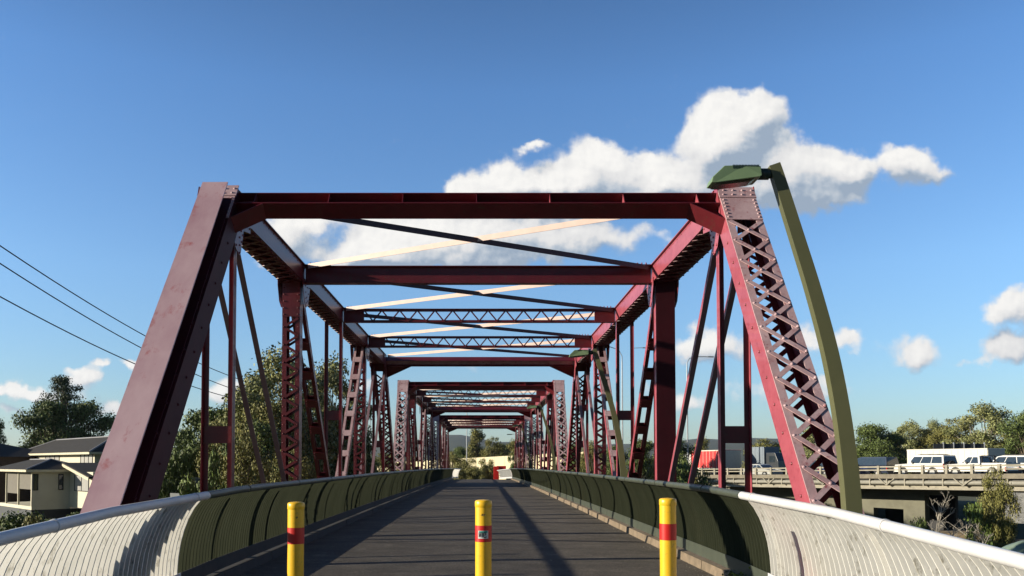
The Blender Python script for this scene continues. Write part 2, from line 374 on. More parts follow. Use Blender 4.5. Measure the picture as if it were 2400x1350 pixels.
def span(k, label):
    y0 = YB + k * 6 * PAN + (0.25 * k)
    first = (k == 0)
    root = empty('truss_bridge_span', (XC, y0, 0), label, 'truss bridge', 'red steel truss spans of the footbridge')
    Yn = [y0 + i * PAN for i in range(7)]
    zc = ZT - .20         # chord centre line
    riv = True
    for side in (-1, 1):
        X = XC + side * TX
        # ---- end posts
        for end in (0, 1):
            b = Vector((X - side * (.12 if end == 0 else 0), Yn[0] if end == 0 else Yn[6], ZB)); t = Vector((X, Yn[1] if end == 0 else Yn[5], zc + .06))
            if first and side == -1 and end == 0: b.x += .03; t.x += .05
            A = (t - b).normalized(); U = Vector((1, 0, 0)); U = (U - A * A.dot(U)).normalized()
            V = A.cross(U) if end == 0 else U.cross(A)
            if end == 0 and V.y > 0: V = -V
            if end == 1: V = -Vector(V) if V.y > 0 else V   # v always towards the viewer's side
            L = (t - b).length
            fr = (b, A, U, V)
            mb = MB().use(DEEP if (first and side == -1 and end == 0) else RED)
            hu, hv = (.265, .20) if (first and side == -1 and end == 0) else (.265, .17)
            NL = (first and side == -1 and end == 0); FF = DEEP if NL else FADED_SHEEN; BODY = DEEP if NL else RED
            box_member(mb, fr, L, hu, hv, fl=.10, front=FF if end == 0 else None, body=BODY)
            # rivet row on the web faces
            if riv:
                for i in range(int(L / .45)):
                    for sg in (-1, 1):
                        o_, A_, U_, V_ = fr
                        mb.rivet(o_ + A_ * (.3 + i * .45) + U_ * (sg * hu), U_ * sg, .022)
            # solid plate at the head
            if end == 0:
                mb.use(FADED_SHEEN)
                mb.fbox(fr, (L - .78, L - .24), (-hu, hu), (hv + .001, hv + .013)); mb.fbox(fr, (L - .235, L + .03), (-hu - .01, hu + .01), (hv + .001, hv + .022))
                for i in range(6):
                    for sg in (-1, 1): mb.frivet(fr, (L - .72 + i * .085, sg * (hu - .04), hv + .013), .022)
                for a in (L - .17, L - .06):
                    for u in (-.21, -.07, .07, .21): mb.frivet(fr, (a, u + (.02 if a > L - .1 else 0), hv + .022), .022)
                mb.use(RED)
            else:
                mb.fbox(fr, (L - .7, L), (-hu, hu), (-hv - .013, -hv - .001))
            ep = mb.build('end_post', None, root)
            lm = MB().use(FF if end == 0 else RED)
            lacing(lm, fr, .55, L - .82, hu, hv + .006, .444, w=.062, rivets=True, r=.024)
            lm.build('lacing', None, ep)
            lm = MB().use(RED)
            lacing(lm, fr, .55, L - .82, hu, -hv - .006, .444, w=.062, rivets=False, sgn=-1)
            lm.build('lacing', None, ep)
            # reinforcing wide-flange beam on the first left post
            if first and side == -1 and end == 0:
                wb = MB().use(DEEP)
                o2 = b + V * (hv - .01 + .012) + U * (.05)
                fr2 = (o2 + V * .02, A, U, V)
                wb.fbox(fr2, (-.3, L - .32), (-.008, .008), (.014, .25)); wb.fbox(fr2, (-.3, L - .32), (-.185, .185), (0, .014))
                wb.use(PLATE); wb.fbox(fr2, (-.3, L - .30), (-.185, .185), (.25, .270))
                rb = wb.build('reinforcing_beam', None, root, 'wide flange beam with a smooth chalky mauve front face')
                # painted mark near its foot
                mk = MB(); fr3 = (o2 + V * .2715, A, U, V)
                q = 2.07
                for (aa, uu, la, lu) in ((0, 0, .05, .008), (0, .0, .008, .035), (0, .05, .008, .035), (.02, .05, .008, .03), (.042, .05, .008, .035), (0, .077, .05, .008)):
                    mk.fbox(fr3, (q + aa, q + aa + la), (.10 + uu, .10 + uu + lu), (0, .002))
                mk.build('painted_mark', mat('mark_white', (.8, .78, .76)), rb)
            # gusset plate at the head of the end post
            for sg in (-1, 1):
                gm = MB().use(RED)
                xx = X + sg * (hu + .004)
                yt = Yn[1] if end == 0 else Yn[5]; q = 1 if end == 0 else -1
                pts = [(-.36, -.42), (-.16, -.78), (0.04, -.86), (.12, -.80), (.26, -.42), (.62, -.36), (.62, .14), (-.16, .14)]
                pp = [Vector((xx, yt + q * a, zc + .06 + c)) for a, c in pts]
                gm.prism(pp, (sg * .014, 0, 0))
                if riv:
                    for (a, c) in [(-.3, -.46), (-.2, -.6), (-.12, -.74), (-.05, -.84), (.05, -.82), (.05, -.7), (.05, -.58), (.12, -.46), (.22, -.5), (.16, -.62), (-.18, -.46), (.32, -.3), (.44, -.3), (.56, -.3), (.32, .06), (.44, .06), (.56, .06), (-.02, -.3), (-.08, -.18), (-.02, .05)]:
                        gm.rivet((xx + sg * .014, yt + q * a, zc + .06 + c), (sg, 0, 0), .02)
                gm.build('gusset_plate', None, root)
        # ---- top chord
        o = Vector((X, Yn[1] - .02, zc)); fr = (o, Vector((0, 1, 0)), Vector((1, 0, 0)), Vector((0, 0, 1))); L = 4 * PAN + .04
        mb = MB().use(RED)
        box_member(mb, fr, L, .255, .17, fl=.085)
        mb.fbox(fr, (0, L), (-.30, .30), (.171, .185))
        if riv:
            for i in range(int(L / .16)):
                for sg in (-1, 1): mb.rivet(o + Vector((sg * .272, .08 + i * .16, .185)), (0, 0, 1), .018, 5)
                if i % 2:
                    for sg in (-1, 1): mb.rivet(o + Vector((sg * .255, .08 + i * .16, .13)), (sg, 0, 0), .016, 5)
        tcb = mb.build('top_chord', None, root)
        lm = MB().use(RED); lacing(lm, fr, .4, L - .4, .255, -.178, .36, w=.06, rivets=True, r=.024, sgn=-1)
        lm.build('lacing', None, tcb)
        # ---- bottom chord
        mb = MB().use(RED)
        for sg in (-1, 1): mb.box((X + sg * .22 - .012, Yn[0] - .2, ZB - .18), (X + sg * .22 + .012, Yn[6] + .2, ZB + .16))
        mb.box((X - .208, Yn[0] - .2, ZB - .18), (X + .208, Yn[6] + .2, ZB - .165)); mb.build('bottom_chord', None, root)
        # ---- hangers at nodes 1, 3, 5: two legs joined by a few battens
        for n in (1, 3, 5):
            mb = MB().use(RED); yy = Yn[n]
            for sg in (-1, 1):
                mb.box((X + sg * .19 - .045, yy - .006, ZB), (X + sg * .19 + .045, yy + .006, zc - .15))
                xi = X + sg * .235
                mb.box((min(xi, xi - sg * .012), yy - .075, ZB), (max(xi, xi - sg * .012), yy + .075, zc - .15))
            for zz in ((1.9,) if n == 1 else (.9, 2.75) if n == 3 else (.9, 2.2, 3.6)):
                mb.box((X - .22, yy - .018, zz), (X + .22, yy - .006, zz + .26))
                mb.box((X - .22, yy + .006, zz), (X + .22, yy + .018, zz + .26))
            mb.build('hanger', None, root)
        # ---- heavy posts at nodes 2, 4
        for n in (2, 4):
            yy = Yn[n]; mb = MB().use(RED)
            solid = first and side == 1 and n == 2
            fr = (Vector((X, yy, ZB)), Vector((0, 0, 1)), Vector((1, 0, 0)), Vector((0, -1, 0))); L = zc - .17 - ZB
            hu, hv = .185, .13
            box_member(mb, fr, L, hu, hv, fl=.095)
            if solid:
                mb.use(DEEP); mb.fbox(fr, (0, L), (-hu - .015, hu + .015), (hv + .002, hv + .016)); mb.fbox(fr, (0, L), (-hu - .015, hu + .015), (-hv - .016, -hv - .002)); mb.use(RED)
            else:
                mb.fbox(fr, (L - .75, L), (-hu, hu), (hv + .001, hv + .012))
                if riv:
                    for i in range(5):
                        for sg in (-1, 1): mb.frivet(fr, (L - .7 + i * .14, sg * (hu - .04), hv + .012), .018)
            po = mb.build('vertical_post', None, root, 'solid plated dark red post' if solid else None)
            if not solid:
                lm = MB().use(RED)
                lacing(lm, fr, .2, L - .78, hu, hv + .006, .19 if first else .26, w=.052, double=False, rivets=True, r=.017)
                lm.build('lacing', None, po); lm = MB().use(RED)
                lacing(lm, fr, .2, L - .78, hu, -hv - .006, .19 if first else .26, w=.052, double=False, rivets=False, sgn=-1)
                lm.build('lacing', None, po)
        # ---- diagonals node 2 -> 3 and 4 -> 3, battened
        for (n, m_) in ((2, 3), (4, 3)):
            q = 1 if m_ > n else -1
            a = Vector((X, Yn[n] + q * .18, zc - .25)); b = Vector((X, Yn[m_], ZB + .1))
            A = (b - a).normalized(); U = Vector((1, 0, 0)); V = A.cross(U)
            if V.y > 0: V = -V
            fr = (a, A, U, V); L = (b - a).length; fm = FADED_SHEEN if n == 4 else RED
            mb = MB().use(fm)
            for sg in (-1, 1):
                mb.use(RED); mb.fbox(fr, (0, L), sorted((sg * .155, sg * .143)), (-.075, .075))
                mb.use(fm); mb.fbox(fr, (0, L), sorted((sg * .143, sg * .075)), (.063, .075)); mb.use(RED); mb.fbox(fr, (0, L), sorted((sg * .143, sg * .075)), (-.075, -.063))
            i = 0; t = .5
            while t < L - .2:
                for sv in (1, -1):
                    mb.use(fm if sv == 1 else RED)
                    mb.fbox(fr, (t, t + .22), (-.150, .150), sorted((sv * .077, sv * .089)))
                    if sv == 1 and riv:
                        for aa in (.04, .11, .18):
                            for sg in (-1, 1): mb.frivet(fr, (t + aa, sg * .115, .089), .013)
                t += .78
            mb.build('diagonal_brace', None, root)
            # gusset under the chord
            for sg in (-1, 1):
                gm = MB().use(RED)
                xx = X + sg * .257
                pts = [(-.22, .02), (.42, .02), (.42, -.14), (.26, -.48), (.10, -.56), (-.08, -.46), (-.22, -.14)]
                gm.prism([Vector((xx, Yn[n] + q * a_, zc - .12 + c_)) for a_, c_ in pts], (sg * .012, 0, 0))
                if riv and first:
                    for (a_, c_) in [(.12, -.46), (.22, -.40), (.12, -.34), (.02, -.38), (.02, -.25), (.28, -.24), (.34, -.1), (.18, -.12), (0, -.12), (-.14, -.1)]:
                        gm.rivet((xx + sg * .012, Yn[n] + q * a_, zc - .12 + c_), (sg, 0, 0), .018, 5)
                gm.build('gusset_plate', None, root)
        # ---- tie bars node 1 -> 2 and 5 -> 4
        for (n, m_) in ((1, 2), (5, 4)):
            q = 1 if m_ > n else -1
            for sg in (-1, 1):
                a = Vector((X + sg * .20, Yn[n] + q * .08, zc - .55)); b = Vector((X + sg * .20, Yn[m_], ZB))
                A = (b - a).normalized(); U = Vector((1, 0, 0)); V = A.cross(U)
                if V.y > 0: V = -V
                mb = MB().use(MAUVE)
                fr = (a, A, U, V); L = (b - a).length
                mb.fbox(fr, (0, L), (-.045, .045), (0, .012)); mb.use(RED); mb.fbox(fr, (0, L), (-.045, -.033), (-.09, 0))
                mb.build('tie_bar', None, root)
    # ---- portals
    for end in (0, 1):
        n = 1 if end == 0 else 5
        b = Vector((XC, Yn[0] if end == 0 else Yn[6], ZB)); t = Vector((XC, Yn[n], zc + .06))
        A = (t - b).normalized(); U = Vector((1, 0, 0)); V = A.cross(U)
        if V.y > 0: V = -V
        # top edge of the front flange at ZT
        o = t + A * (-.04 if end == 0 else -.02)
        fr = (o, A, U, V); w = TX - .265
        mb = MB().use(RED)
        d = .27; hw = .14
        fm = FADED_SHEEN if end == 1 else RED
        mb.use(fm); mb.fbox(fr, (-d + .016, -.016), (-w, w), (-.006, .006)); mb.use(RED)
        mb.fbox(fr, (-.016, 0), (-w, w), (-hw, hw)); mb.fbox(fr, (-d, -d + .016), (-w, w), (-hw, hw))
        if end == 0:
            for i in range(7):
                u = -w + .32 + i * (2 * w - .64) / 6
                mb.fbox(fr, (-d + .016, -.016), (u - .006, u + .006), (.006, hw - .01))
        mb.build('portal_beam', None, root)
        for sg in (-1, 1):
            km = MB().use(RED)
            kx, kz = (.46, .40) if end == 0 else (1.05, .55)
            pa = o + A * (-d) + U * sg * (w - kx); pb = o + A * (-d - kz) + U * sg * w; pc = o + A * (-d) + U * sg * w
            km.prism([pa + V * .005, pb + V * .005, pc + V * .005], V * -.01)
            dd = (pb - pa); km.bar(pa, pb, 2 * hw if end == 0 else .12, .014, up=(A * -1).cross(V).cross(dd) if False else dd.cross(V))
            km.build('knee_bracket', None, root)
    # ---- sway struts
    for n in (2, 3, 4):
        w = TX - .27; zt = ZT - .03; mb = MB().use(RED)
        fr = (Vector((XC - w, Yn[n], zt - .185)), Vector((1, 0, 0)), Vector((0, 1, 0)), Vector((0, 0, 1)))
        if first and n == 2:
            ibeam(mb, fr, 2 * w, .37, .20)
            for x in (.12, 2 * w - .12): mb.fbox(fr, (x - .1, x + .1), (-.10, .10), (.186, .2))
            mb.build('sway_strut', None, root, 'solid web sway strut')
        else:
            for sg in (-1, 1):
                for sv in (-1, 1):
                    mb.fbox(fr, (0, 2 * w), sorted((sg * .006, sg * .075)), sorted((sv * .185, sv * .173)))
                    mb.fbox(fr, (0, 2 * w), sorted((sg * .006, sg * .018)), sorted((sv * .173, sv * .115)))
            for x0, x1 in ((0, .55), (2 * w - .55, 2 * w)):
                mb.fbox(fr, (x0, x1), (-.032, -.020), (-.172, .172))
            st = mb.build('sway_strut', None, root)
            lm = MB().use(RED)
            frl = (fr[0], Vector((1, 0, 0)), Vector((0, 0, 1)), Vector((0, -1, 0)))
            nn = 26
            p = (2 * w - 1.1) / nn
            for i in range(nn):
                s0 = .55 + i * p; sg = 1 if i % 2 else -1
                lm.fbar(frl, (s0, -.145 * sg, .024), (s0 + p, .145 * sg, .024), .038, .008)
                if riv and k < 2: lm.frivet(frl, (s0, -.145 * sg, .028), .013)
            lm.build('lacing', None, st)
        # bolts standing on the left plate
        for sg in (-1, 1):
            gm = MB().use(RED)
            x1 = XC + sg * (w + .05); x0 = XC + sg * (w - .55)
            gm.box((min(x0, x1), Yn[n] - .16, ZT - .028), (max(x0, x1), Yn[n] + .16, ZT - .016))
            for i in range(5):
                gm.lathe((XC + sg * (w - .12 - i * .09), Yn[n] - .1, ZT - .02), [(.014, 0), (.014, .05), (.001, .052)], 6)
            gm.build('gusset_plate', None, root)
    # ---- top lateral bracing
    for n in (1, 2, 3, 4):
        w = TX - .38
        for (sg, m_) in ((1, DULL), (-1, PEACH)):  # matching braces, shaded and sunlit tones put into their colours
            a = Vector((XC - sg * w, Yn[n] + .15, ZT - .12 if n > 1 else ZT - .16)); b = Vector((XC + sg * w, Yn[n + 1] - .12, ZT - .06))
            A = (b - a).normalized(); U = A.cross(Vector((0, 0, 1))).normalized()
            if U.y > 0: U = -U
            V = Vector((0, 0, 1)); fr = (a + V * (.0 if sg == 1 else -.001), A, U, V); L = (b - a).length
            mb = MB()
            mb.use(m_)
            dz = .0 if sg == 1 else .028
            mb.fbox(fr, (0, L), (.04, .052), (-.075 + dz, .025 + dz))
            mb.fbox(fr, (.03, L - .03), (-.04, .04), (.013 + dz, .025 + dz))
            mb.build('lateral_brace', None, root, 'pale peach flat angle' if sg == -1 else 'dark violet angle')
    # ---- floor beams
    for n in range(7):
        mb = MB().use(RED)
        fr = (Vector((XC - TX, Yn[n], ZB - .35)), Vector((1, 0, 0)), Vector((0, 1, 0)), Vector((0, 0, 1)))
        ibeam(mb, fr, 2 * TX, .5, .2)
        mb.build('floor_beam', None, root)
    return root
span(0, 'nearest red truss span, with a smooth mauve reinforcing beam on its left end post')
span(1, 'middle red truss span, framed inside the nearest one')
span(2, 'farthest and smallest red truss span, at the far end of the path')

# ------------------------------------------------------------------ deck, road, kerbs, piers
def strip(name, xs, Ys, zoff, m, kind='structure', th=None, xf=None):
    mb = MB().use(m); rows = []
    for Y in Ys:
        dx = xf(Y) if xf else 0
        rows.append([(XC + x + dx, Y, deck_z(Y) + z) for (x, z) in xs])
    n = len(xs); vs = [p for r_ in rows for p in r_]
    mb.add(vs, [(i * n + j, i * n + j + 1, (i + 1) * n + j + 1, (i + 1) * n + j) for i in range(len(Ys) - 1) for j in range(n - 1)])
    o = mb.build(name); tag(o, kind=kind); return o
ASPH = mat('asphalt', (.115, .10, .080), (.088, .077, .062), rough=.9, scale=.7, bump=.7, bscale=90, c3=(.15, .13, .105), contrast=(.3, .7), spec=.3)
nt = ASPH.node_tree; pb = nt.nodes['Principled BSDF']; src = pb.inputs['Base Color'].links[0].from_socket
tcn = nt.nodes.new('ShaderNodeTexCoord')
vo = nt.nodes.new('ShaderNodeTexVoronoi'); vo.inputs['Scale'].default_value = 55; nt.links.new(tcn.outputs['Object'], vo.inputs['Vector'])
mr_ = nt.nodes.new('ShaderNodeMapRange'); nt.links.new(vo.outputs['Color'], mr_.inputs[0]); mr_.inputs[3].default_value = .55; mr_.inputs[4].default_value = 1.5
mpn = nt.nodes.new('ShaderNodeMapping'); mpn.inputs['Scale'].default_value = (.6, 1.0, 1); nt.links.new(tcn.outputs['Object'], mpn.inputs[0])
n2 = nt.nodes.new('ShaderNodeTexNoise'); n2.inputs['Scale'].default_value = 2.0; n2.inputs['Detail'].default_value = 8; nt.links.new(mpn.outputs[0], n2.inputs['Vector'])
m2 = nt.nodes.new('ShaderNodeMapRange'); nt.links.new(n2.outputs['Fac'], m2.inputs[0]); m2.inputs[1].default_value = .35; m2.inputs[2].default_value = .65; m2.inputs[3].default_value = .84; m2.inputs[4].default_value = 1.2
mm = nt.nodes.new('ShaderNodeMath'); mm.operation = 'MULTIPLY'; nt.links.new(mr_.outputs[0], mm.inputs[0]); nt.links.new(m2.outputs[0], mm.inputs[1])
hs_ = nt.nodes.new('ShaderNodeHueSaturation'); nt.links.new(src, hs_.inputs['Color']); nt.links.new(mm.outputs[0], hs_.inputs['Value']); nt.links.new(hs_.outputs[0], pb.inputs['Base Color'])
Ysd = [-28 + i * 2 for i in range(17)] + [8 + i * 3.0 for i in range(29)]
def bend(Y): return 0
strip('footbridge_path', [(-3.42, -.3), (-3.42, .0), (0, .03), (3.42, .0), (3.42, -.3)], Ysd, 0, ASPH)
far = [95 + i * 3 for i in range(14)]
strip('approach_path', [(-3.42, -.3), (-3.42, -.01), (0, .02), (3.42, -.01), (3.42, -.3)], [92] + far, 0, ASPH, xf=lambda Y: -max(0, (Y - 94)) ** 2 * .006)
# kerbs, cast in pieces with joints
for sg, nm in ((-1, 'kerb'), (1, 'kerb')):
    mb = MB().use(KERB_SHADE if sg < 0 else KERB); Y = -6.0
    rr = random.Random(3)
    while Y < 93:
        l = 1.19
        z0, z1 = deck_z(Y), deck_z(Y + l)
        a0 = XC + sg * 3.31; a1 = XC + sg * 3.47; jit = rr.uniform(-.006, .006)
        vs = [(a0 + jit, Y, z0 - .1), (a1, Y, z0 - .1), (a1, Y, z0 + .135), (a0 + jit + sg * .02, Y, z0 + .13), (a0 + jit, Y + l, z1 - .1), (a1, Y + l, z1 - .1), (a1, Y + l, z1 + .135), (a0 + jit + sg * .02, Y + l, z1 + .13)]
        mb.add(vs, [(0, 1, 2, 3), (7, 6, 5, 4), (0, 3, 7, 4), (3, 2, 6, 7), (1, 5, 6, 2), (0, 4, 5, 1)]); Y += l + .012
    tag(mb.build(nm), kind='structure')
mb = MB().use(CONC); mb.box((XC - 3.42, YB, ZB - .1), (XC + 3.42, 93, -.33)); tag(mb.build('deck_slab'), kind='structure')
for i in range(4):
    yy = YB + i * 6 * PAN + (i - .5) * .25
    if i in (0,): yy -= .6
    e = empty('bridge_pier', (XC, yy, -8), 'concrete pier under joint %s of the truss spans' % ['nearest the bollards', 'after the nearest', 'after the middle', 'at the far bank'][i], 'bridge pier', 'piers under the truss spans')
    mb = MB().use(PIERC)
    mb.box((XC - 4.4, yy - .6, -1.7), (XC + 4.4, yy + .6, -.85)); mb.build('pier_cap', None, e)
    mb = MB().use(PIERC)
    for sg in (-1, 1): mb.lathe((XC + sg * 3, yy, -9), [(.7, 0), (.6, 7.3)], 20)
    mb.build('pier_column', None, e)
# white specks and leaves on the path
mb = MB().use(mat('litter', (.45, .42, .36)))
for i in range(46):
    Y = random.uniform(11, 60); X = XC + random.uniform(-2.9, 3.2); z = deck_z(Y) + .034 * (1 - abs(X - XC) / 3.42) + .004; s = random.uniform(.01, .03); a = random.uniform(0, 3)
    mb.add([(X + s * math.cos(a + k * 1.57) * (1 if k % 2 else .6), Y + s * math.sin(a + k * 1.57), z + (.006 if k == 1 else 0)) for k in range(4)], [(0, 1, 2, 3)])
for i in range(260):
    Y = 8 + 40 * random.random() ** 1.7; X = XC + 3.3 - abs(random.gauss(0, .16)); z = deck_z(Y) + .034 * (1 - abs(X - XC) / 3.42) + .003; s = random.uniform(.006, .018); a = random.uniform(0, 3)
    mb.add([(X + s * math.cos(a + k * 1.57), Y + s * math.sin(a + k * 1.57), z + (.006 if k == 1 else 0)) for k in range(4)], [(0, 1, 2, 3)])
tag(mb.build('fallen_leaf_litter'), 'tiny pale flecks and dry leaves scattered on the dark path', 'litter', kind='stuff')

# ------------------------------------------------------------------ barriers of curved upright fins
PROF = [(3.465, .19), (3.462, .35), (3.45, .52), (3.425, .68), (3.385, .83), (3.335, .96), (3.27, 1.08), (3.19, 1.18)]
RX, RZ = 3.13, 1.22
FA = R(11)
def barrier(sg, Y0, Y1, fin, railm, label, white=False, path=None, sp=.112, joint=2.4, cutf=None, group=None):
    """path(s) -> (dx, Y): lets the barrier turn away from the straight line"""
    pf = path or (lambda Y: (0, Y))
    c = pf(Y0)
    root = empty('path_barrier', (XC + sg * 3.4 + c[0], Y0, deck_z(Y0)), label, 'barrier', group)
    n = int((Y1 - Y0) / sp)
    def prof(i, Yb, h0, h1):
        pass
    cur = MB().use(fin); cnt = 0; start = 0
    Lf = .062
    for i in range(n):
        s = Y0 + (i + .5) * sp; dx, Y = pf(s); dx2, Y2 = pf(s + .05)
        ang = math.atan2(dx2 - dx, Y2 - Y)          # turn of the barrier
        dz = deck_z(Y)
        # fin chord direction in plan
        ca, sa = math.cos(FA + ang), math.sin(FA + ang)
        d = Vector((ca, -sa, 0)) * Lf / 2; nrm = Vector((sa, ca, 0)) * (.009 if sg > 0 else .0055)
        vs = []
        for (x, z) in PROF:
            p = Vector((XC + sg * x + dx, Y, dz + z))
            vs += [p - d - nrm, p + d - nrm, p + d + nrm, p - d + nrm]
        m = len(PROF)
        fs = [(4 * j + a, 4 * j + (a + 1) % 4, 4 * j + 4 + (a + 1) % 4, 4 * j + 4 + a) for j in range(m - 1) for a in range(4)] + [(0, 1, 2, 3), (4 * m - 4, 4 * m - 3, 4 * m - 2, 4 * m - 1)]
        cur.add(vs, fs)
        if (i + 1) * sp - start >= joint * 3 or i == n - 1:
            cur.build('fin_panel', None, root); cur = MB().use(fin); start = (i + 1) * sp
    nseg = max(2, int((Y1 - Y0) / 1.2))
    pts = []
    for i in range(nseg + 1):
        dx, Y = pf(Y0 + (Y1 - Y0) * i / nseg); pts.append(Vector((XC + sg * RX + dx, Y, deck_z(Y) + RZ)))
    mb = MB().use(railm); mb.tube(pts, .047, 14)
    tr = mb.build('top_rail', None, root)
    j = joint * .67
    while j < (Y1 - Y0):
        dx, Y = pf(Y0 + j); dx2, Y2 = pf(Y0 + j + .03)
        jm = MB().use(railm); jm.tube([(XC + sg * RX + dx, Y, deck_z(Y) + RZ), (XC + sg * RX + dx2, Y2, deck_z(Y2) + RZ)], .053, 14); jm.build('rail_joint', None, tr); j += joint * 1.25
    mb = MB().use(KERB_SHADE if (sg < 0 and fin is GREEN) else railm)
    for a, b in zip(pts, pts[1:]):
        d = Vector((sg * (3.475 - RX) - sg * .05, 0, .235 - RZ))
        mb.bar(a + d, b + d, .012, .17)
    mb.build('bottom_rail', None, root)
    j = 1.2 if fin is GREEN else (.6 if sg > 0 else 99); pm = None
    while j < (Y1 - Y0):
        dx, Y = pf(Y0 + j); dz = deck_z(Y)
        pm = MB().use(railm)
        for (xa, za), (xb, zb) in zip(PROF, PROF[1:]):
            pm.bar((XC + sg * (xa + .1) + dx, Y, dz + za - .06), (XC + sg * (xb + .1) + dx, Y, dz + zb - .06), .05, .09, up=(0, 1, 0))
        pm.build('post', None, root); j += 2.5
    return root
JY = 9.5
G = 'curved fin barriers lining the path'
barrier(-1, -1.5, JY, WHITE, WRAIL, 'weathered white fin barrier with silvery rail curving in from the lower left corner', group=G)
barrier(1, -1.5, JY, WHITE, WRAIL, 'weathered white fin barrier with bright rail running to the lower right corner', group=G)
barrier(-1, JY + .02, 92.5, GREEN, GRAIL, 'long dark green fin barrier along the left side of the path', group=G)
barrier(1, JY + .02, 92.5, GREEN, GRAIL, 'long dark green fin barrier along the right side of the path', group=G)
fl = lambda s: (-max(0, s - 92) ** 2 * .028, s)
barrier(-1, 92.7, 97, WHITE, WRAIL, 'short white barrier end at the far left of the path', path=lambda s: (-max(0, s - 92) ** 2 * .02 + .9 * smooth(92.5, 96, s) , s), group=G)
barrier(1, 92.7, 104, WHITE, WRAIL, 'white barrier curving across the far right end of the path', path=lambda s: (-max(0, s - 94) * .12, s), group=G)

# ------------------------------------------------------------------ bollards
def bollard(x, Y, top, label, sticker=False, scuff=None):
    z0 = deck_z(Y); root = empty('bollard', (x, Y, z0), label, 'bollard', 'yellow bollards across the path')
    h = top - z0; r = .083
    mb = MB().use(YEL); mb.lathe((x, Y, z0), [(r, -.05), (r, h - .075)], 40); mb.build('post', None, root)
    mb = MB().use(YEL); mb.lathe((x, Y, z0), [(r + .001, h - .075), (r + .004, h - .07), (r + .004, h - .02), (r - .004, h - .008), (r - .03, h - .002), (0.0005, h + .002)], 40); mb.build('cap', None, root)
    bz = h - .26 - .165
    mb = MB().use(REFL); mb.lathe((x, Y, z0), [(r + .002, bz), (r + .002, bz + .165)], 40)
    band = mb.build('reflective_band', None, root)
    if sticker:
        R2 = r + .004
        def cyl(u, v, rr=R2): a = -math.pi / 2 + u / r; return (x + rr * math.cos(a), Y + rr * math.sin(a), z0 + bz + v)
        mb = MB().use(mat('sticker_white', (.62, .66, .64), (.5, .55, .53), scale=40)); n = 10
        vs = [cyl(-.055 + .105 * i / n, v) for i in range(n + 1) for v in (.035, .115)]
        mb.add(vs, [(2 * i, 2 * i + 2, 2 * i + 3, 2 * i + 1) for i in range(n)], True)
        mb.use(mat('sticker_teal', (.05, .32, .27)))
        vs = [cyl(-.045 + .085 * i / n, v, R2 + .0008) for i in range(n + 1) for v in (.094, .112)]
        mb.add(vs, [(2 * i, 2 * i + 2, 2 * i + 3, 2 * i + 1) for i in range(n)], True)
        st = mb.build('sticker', None, band)
        mb = MB().use(DARK)
        def stroke(pts, w=.006):
            for (a, b) in zip(pts, pts[1:]):
                p0 = Vector(cyl(*a, R2 + .002)); p1 = Vector(cyl(*b, R2 + .002)); mb.bar(p0, p1, w, .001, up=(p0 - Vector((x, Y, p0.z))))
        stroke([(-.044, .050), (-.044, .094), (-.036, .094)]); stroke([(-.044, .05), (-.028, .092), (-.028, .05)])
        stroke([(-.030, .096), (-.004, .094)]); stroke([(-.014, .094), (-.014, .048)])
        stroke([(.0, .072), (.022, .074), (.024, .088), (.012, .095), (-.001, .084), (-.002, .062), (.008, .048), (.022, .048), (.03, .056)], .008)
        mb.build('scribble', None, st)
    if scuff:
        mb = MB().use(mat('scuff', (.10, .07, .02), (.3, .2, .03), scale=60)); R2 = r + .001; n = 5
        u0, v0, w, hh = scuff
        pts = []
        for k in range(9):
            th = k * 2 * math.pi / 9; u = u0 + w * math.cos(th) * (1 + .3 * math.sin(3 * k)); v = v0 + hh * math.sin(th) * (1 + .25 * math.cos(5 * k)); a = -math.pi / 2 + u / r
            pts.append((x + (R2 + .001) * math.cos(a), Y + (R2 + .001) * math.sin(a), z0 + v))
        mb.poly(pts); mb.build('scuff_mark', None, root)
BYY = 8.3
for px, py, lb, stk, sc_ in ((694, 1176, 'leftmost yellow bollard, plain red band and a small dark scuff near its top', False, None), (1133, 1171, 'middle yellow bollard with a white scribbled sticker on its red band', True, None), (1565, 1167, 'clean yellow bollard with a plain red band, in front of the right barrier', False, None)):
    p = P(px, py, BYY)
    hh = p.z - deck_z(BYY)
    bollard(p.x, BYY, p.z, lb, stk, (.028, hh - .155, .010, .013) if px == 694 else ((.0, hh - .15, .02, .015) if px == 1133 else None))

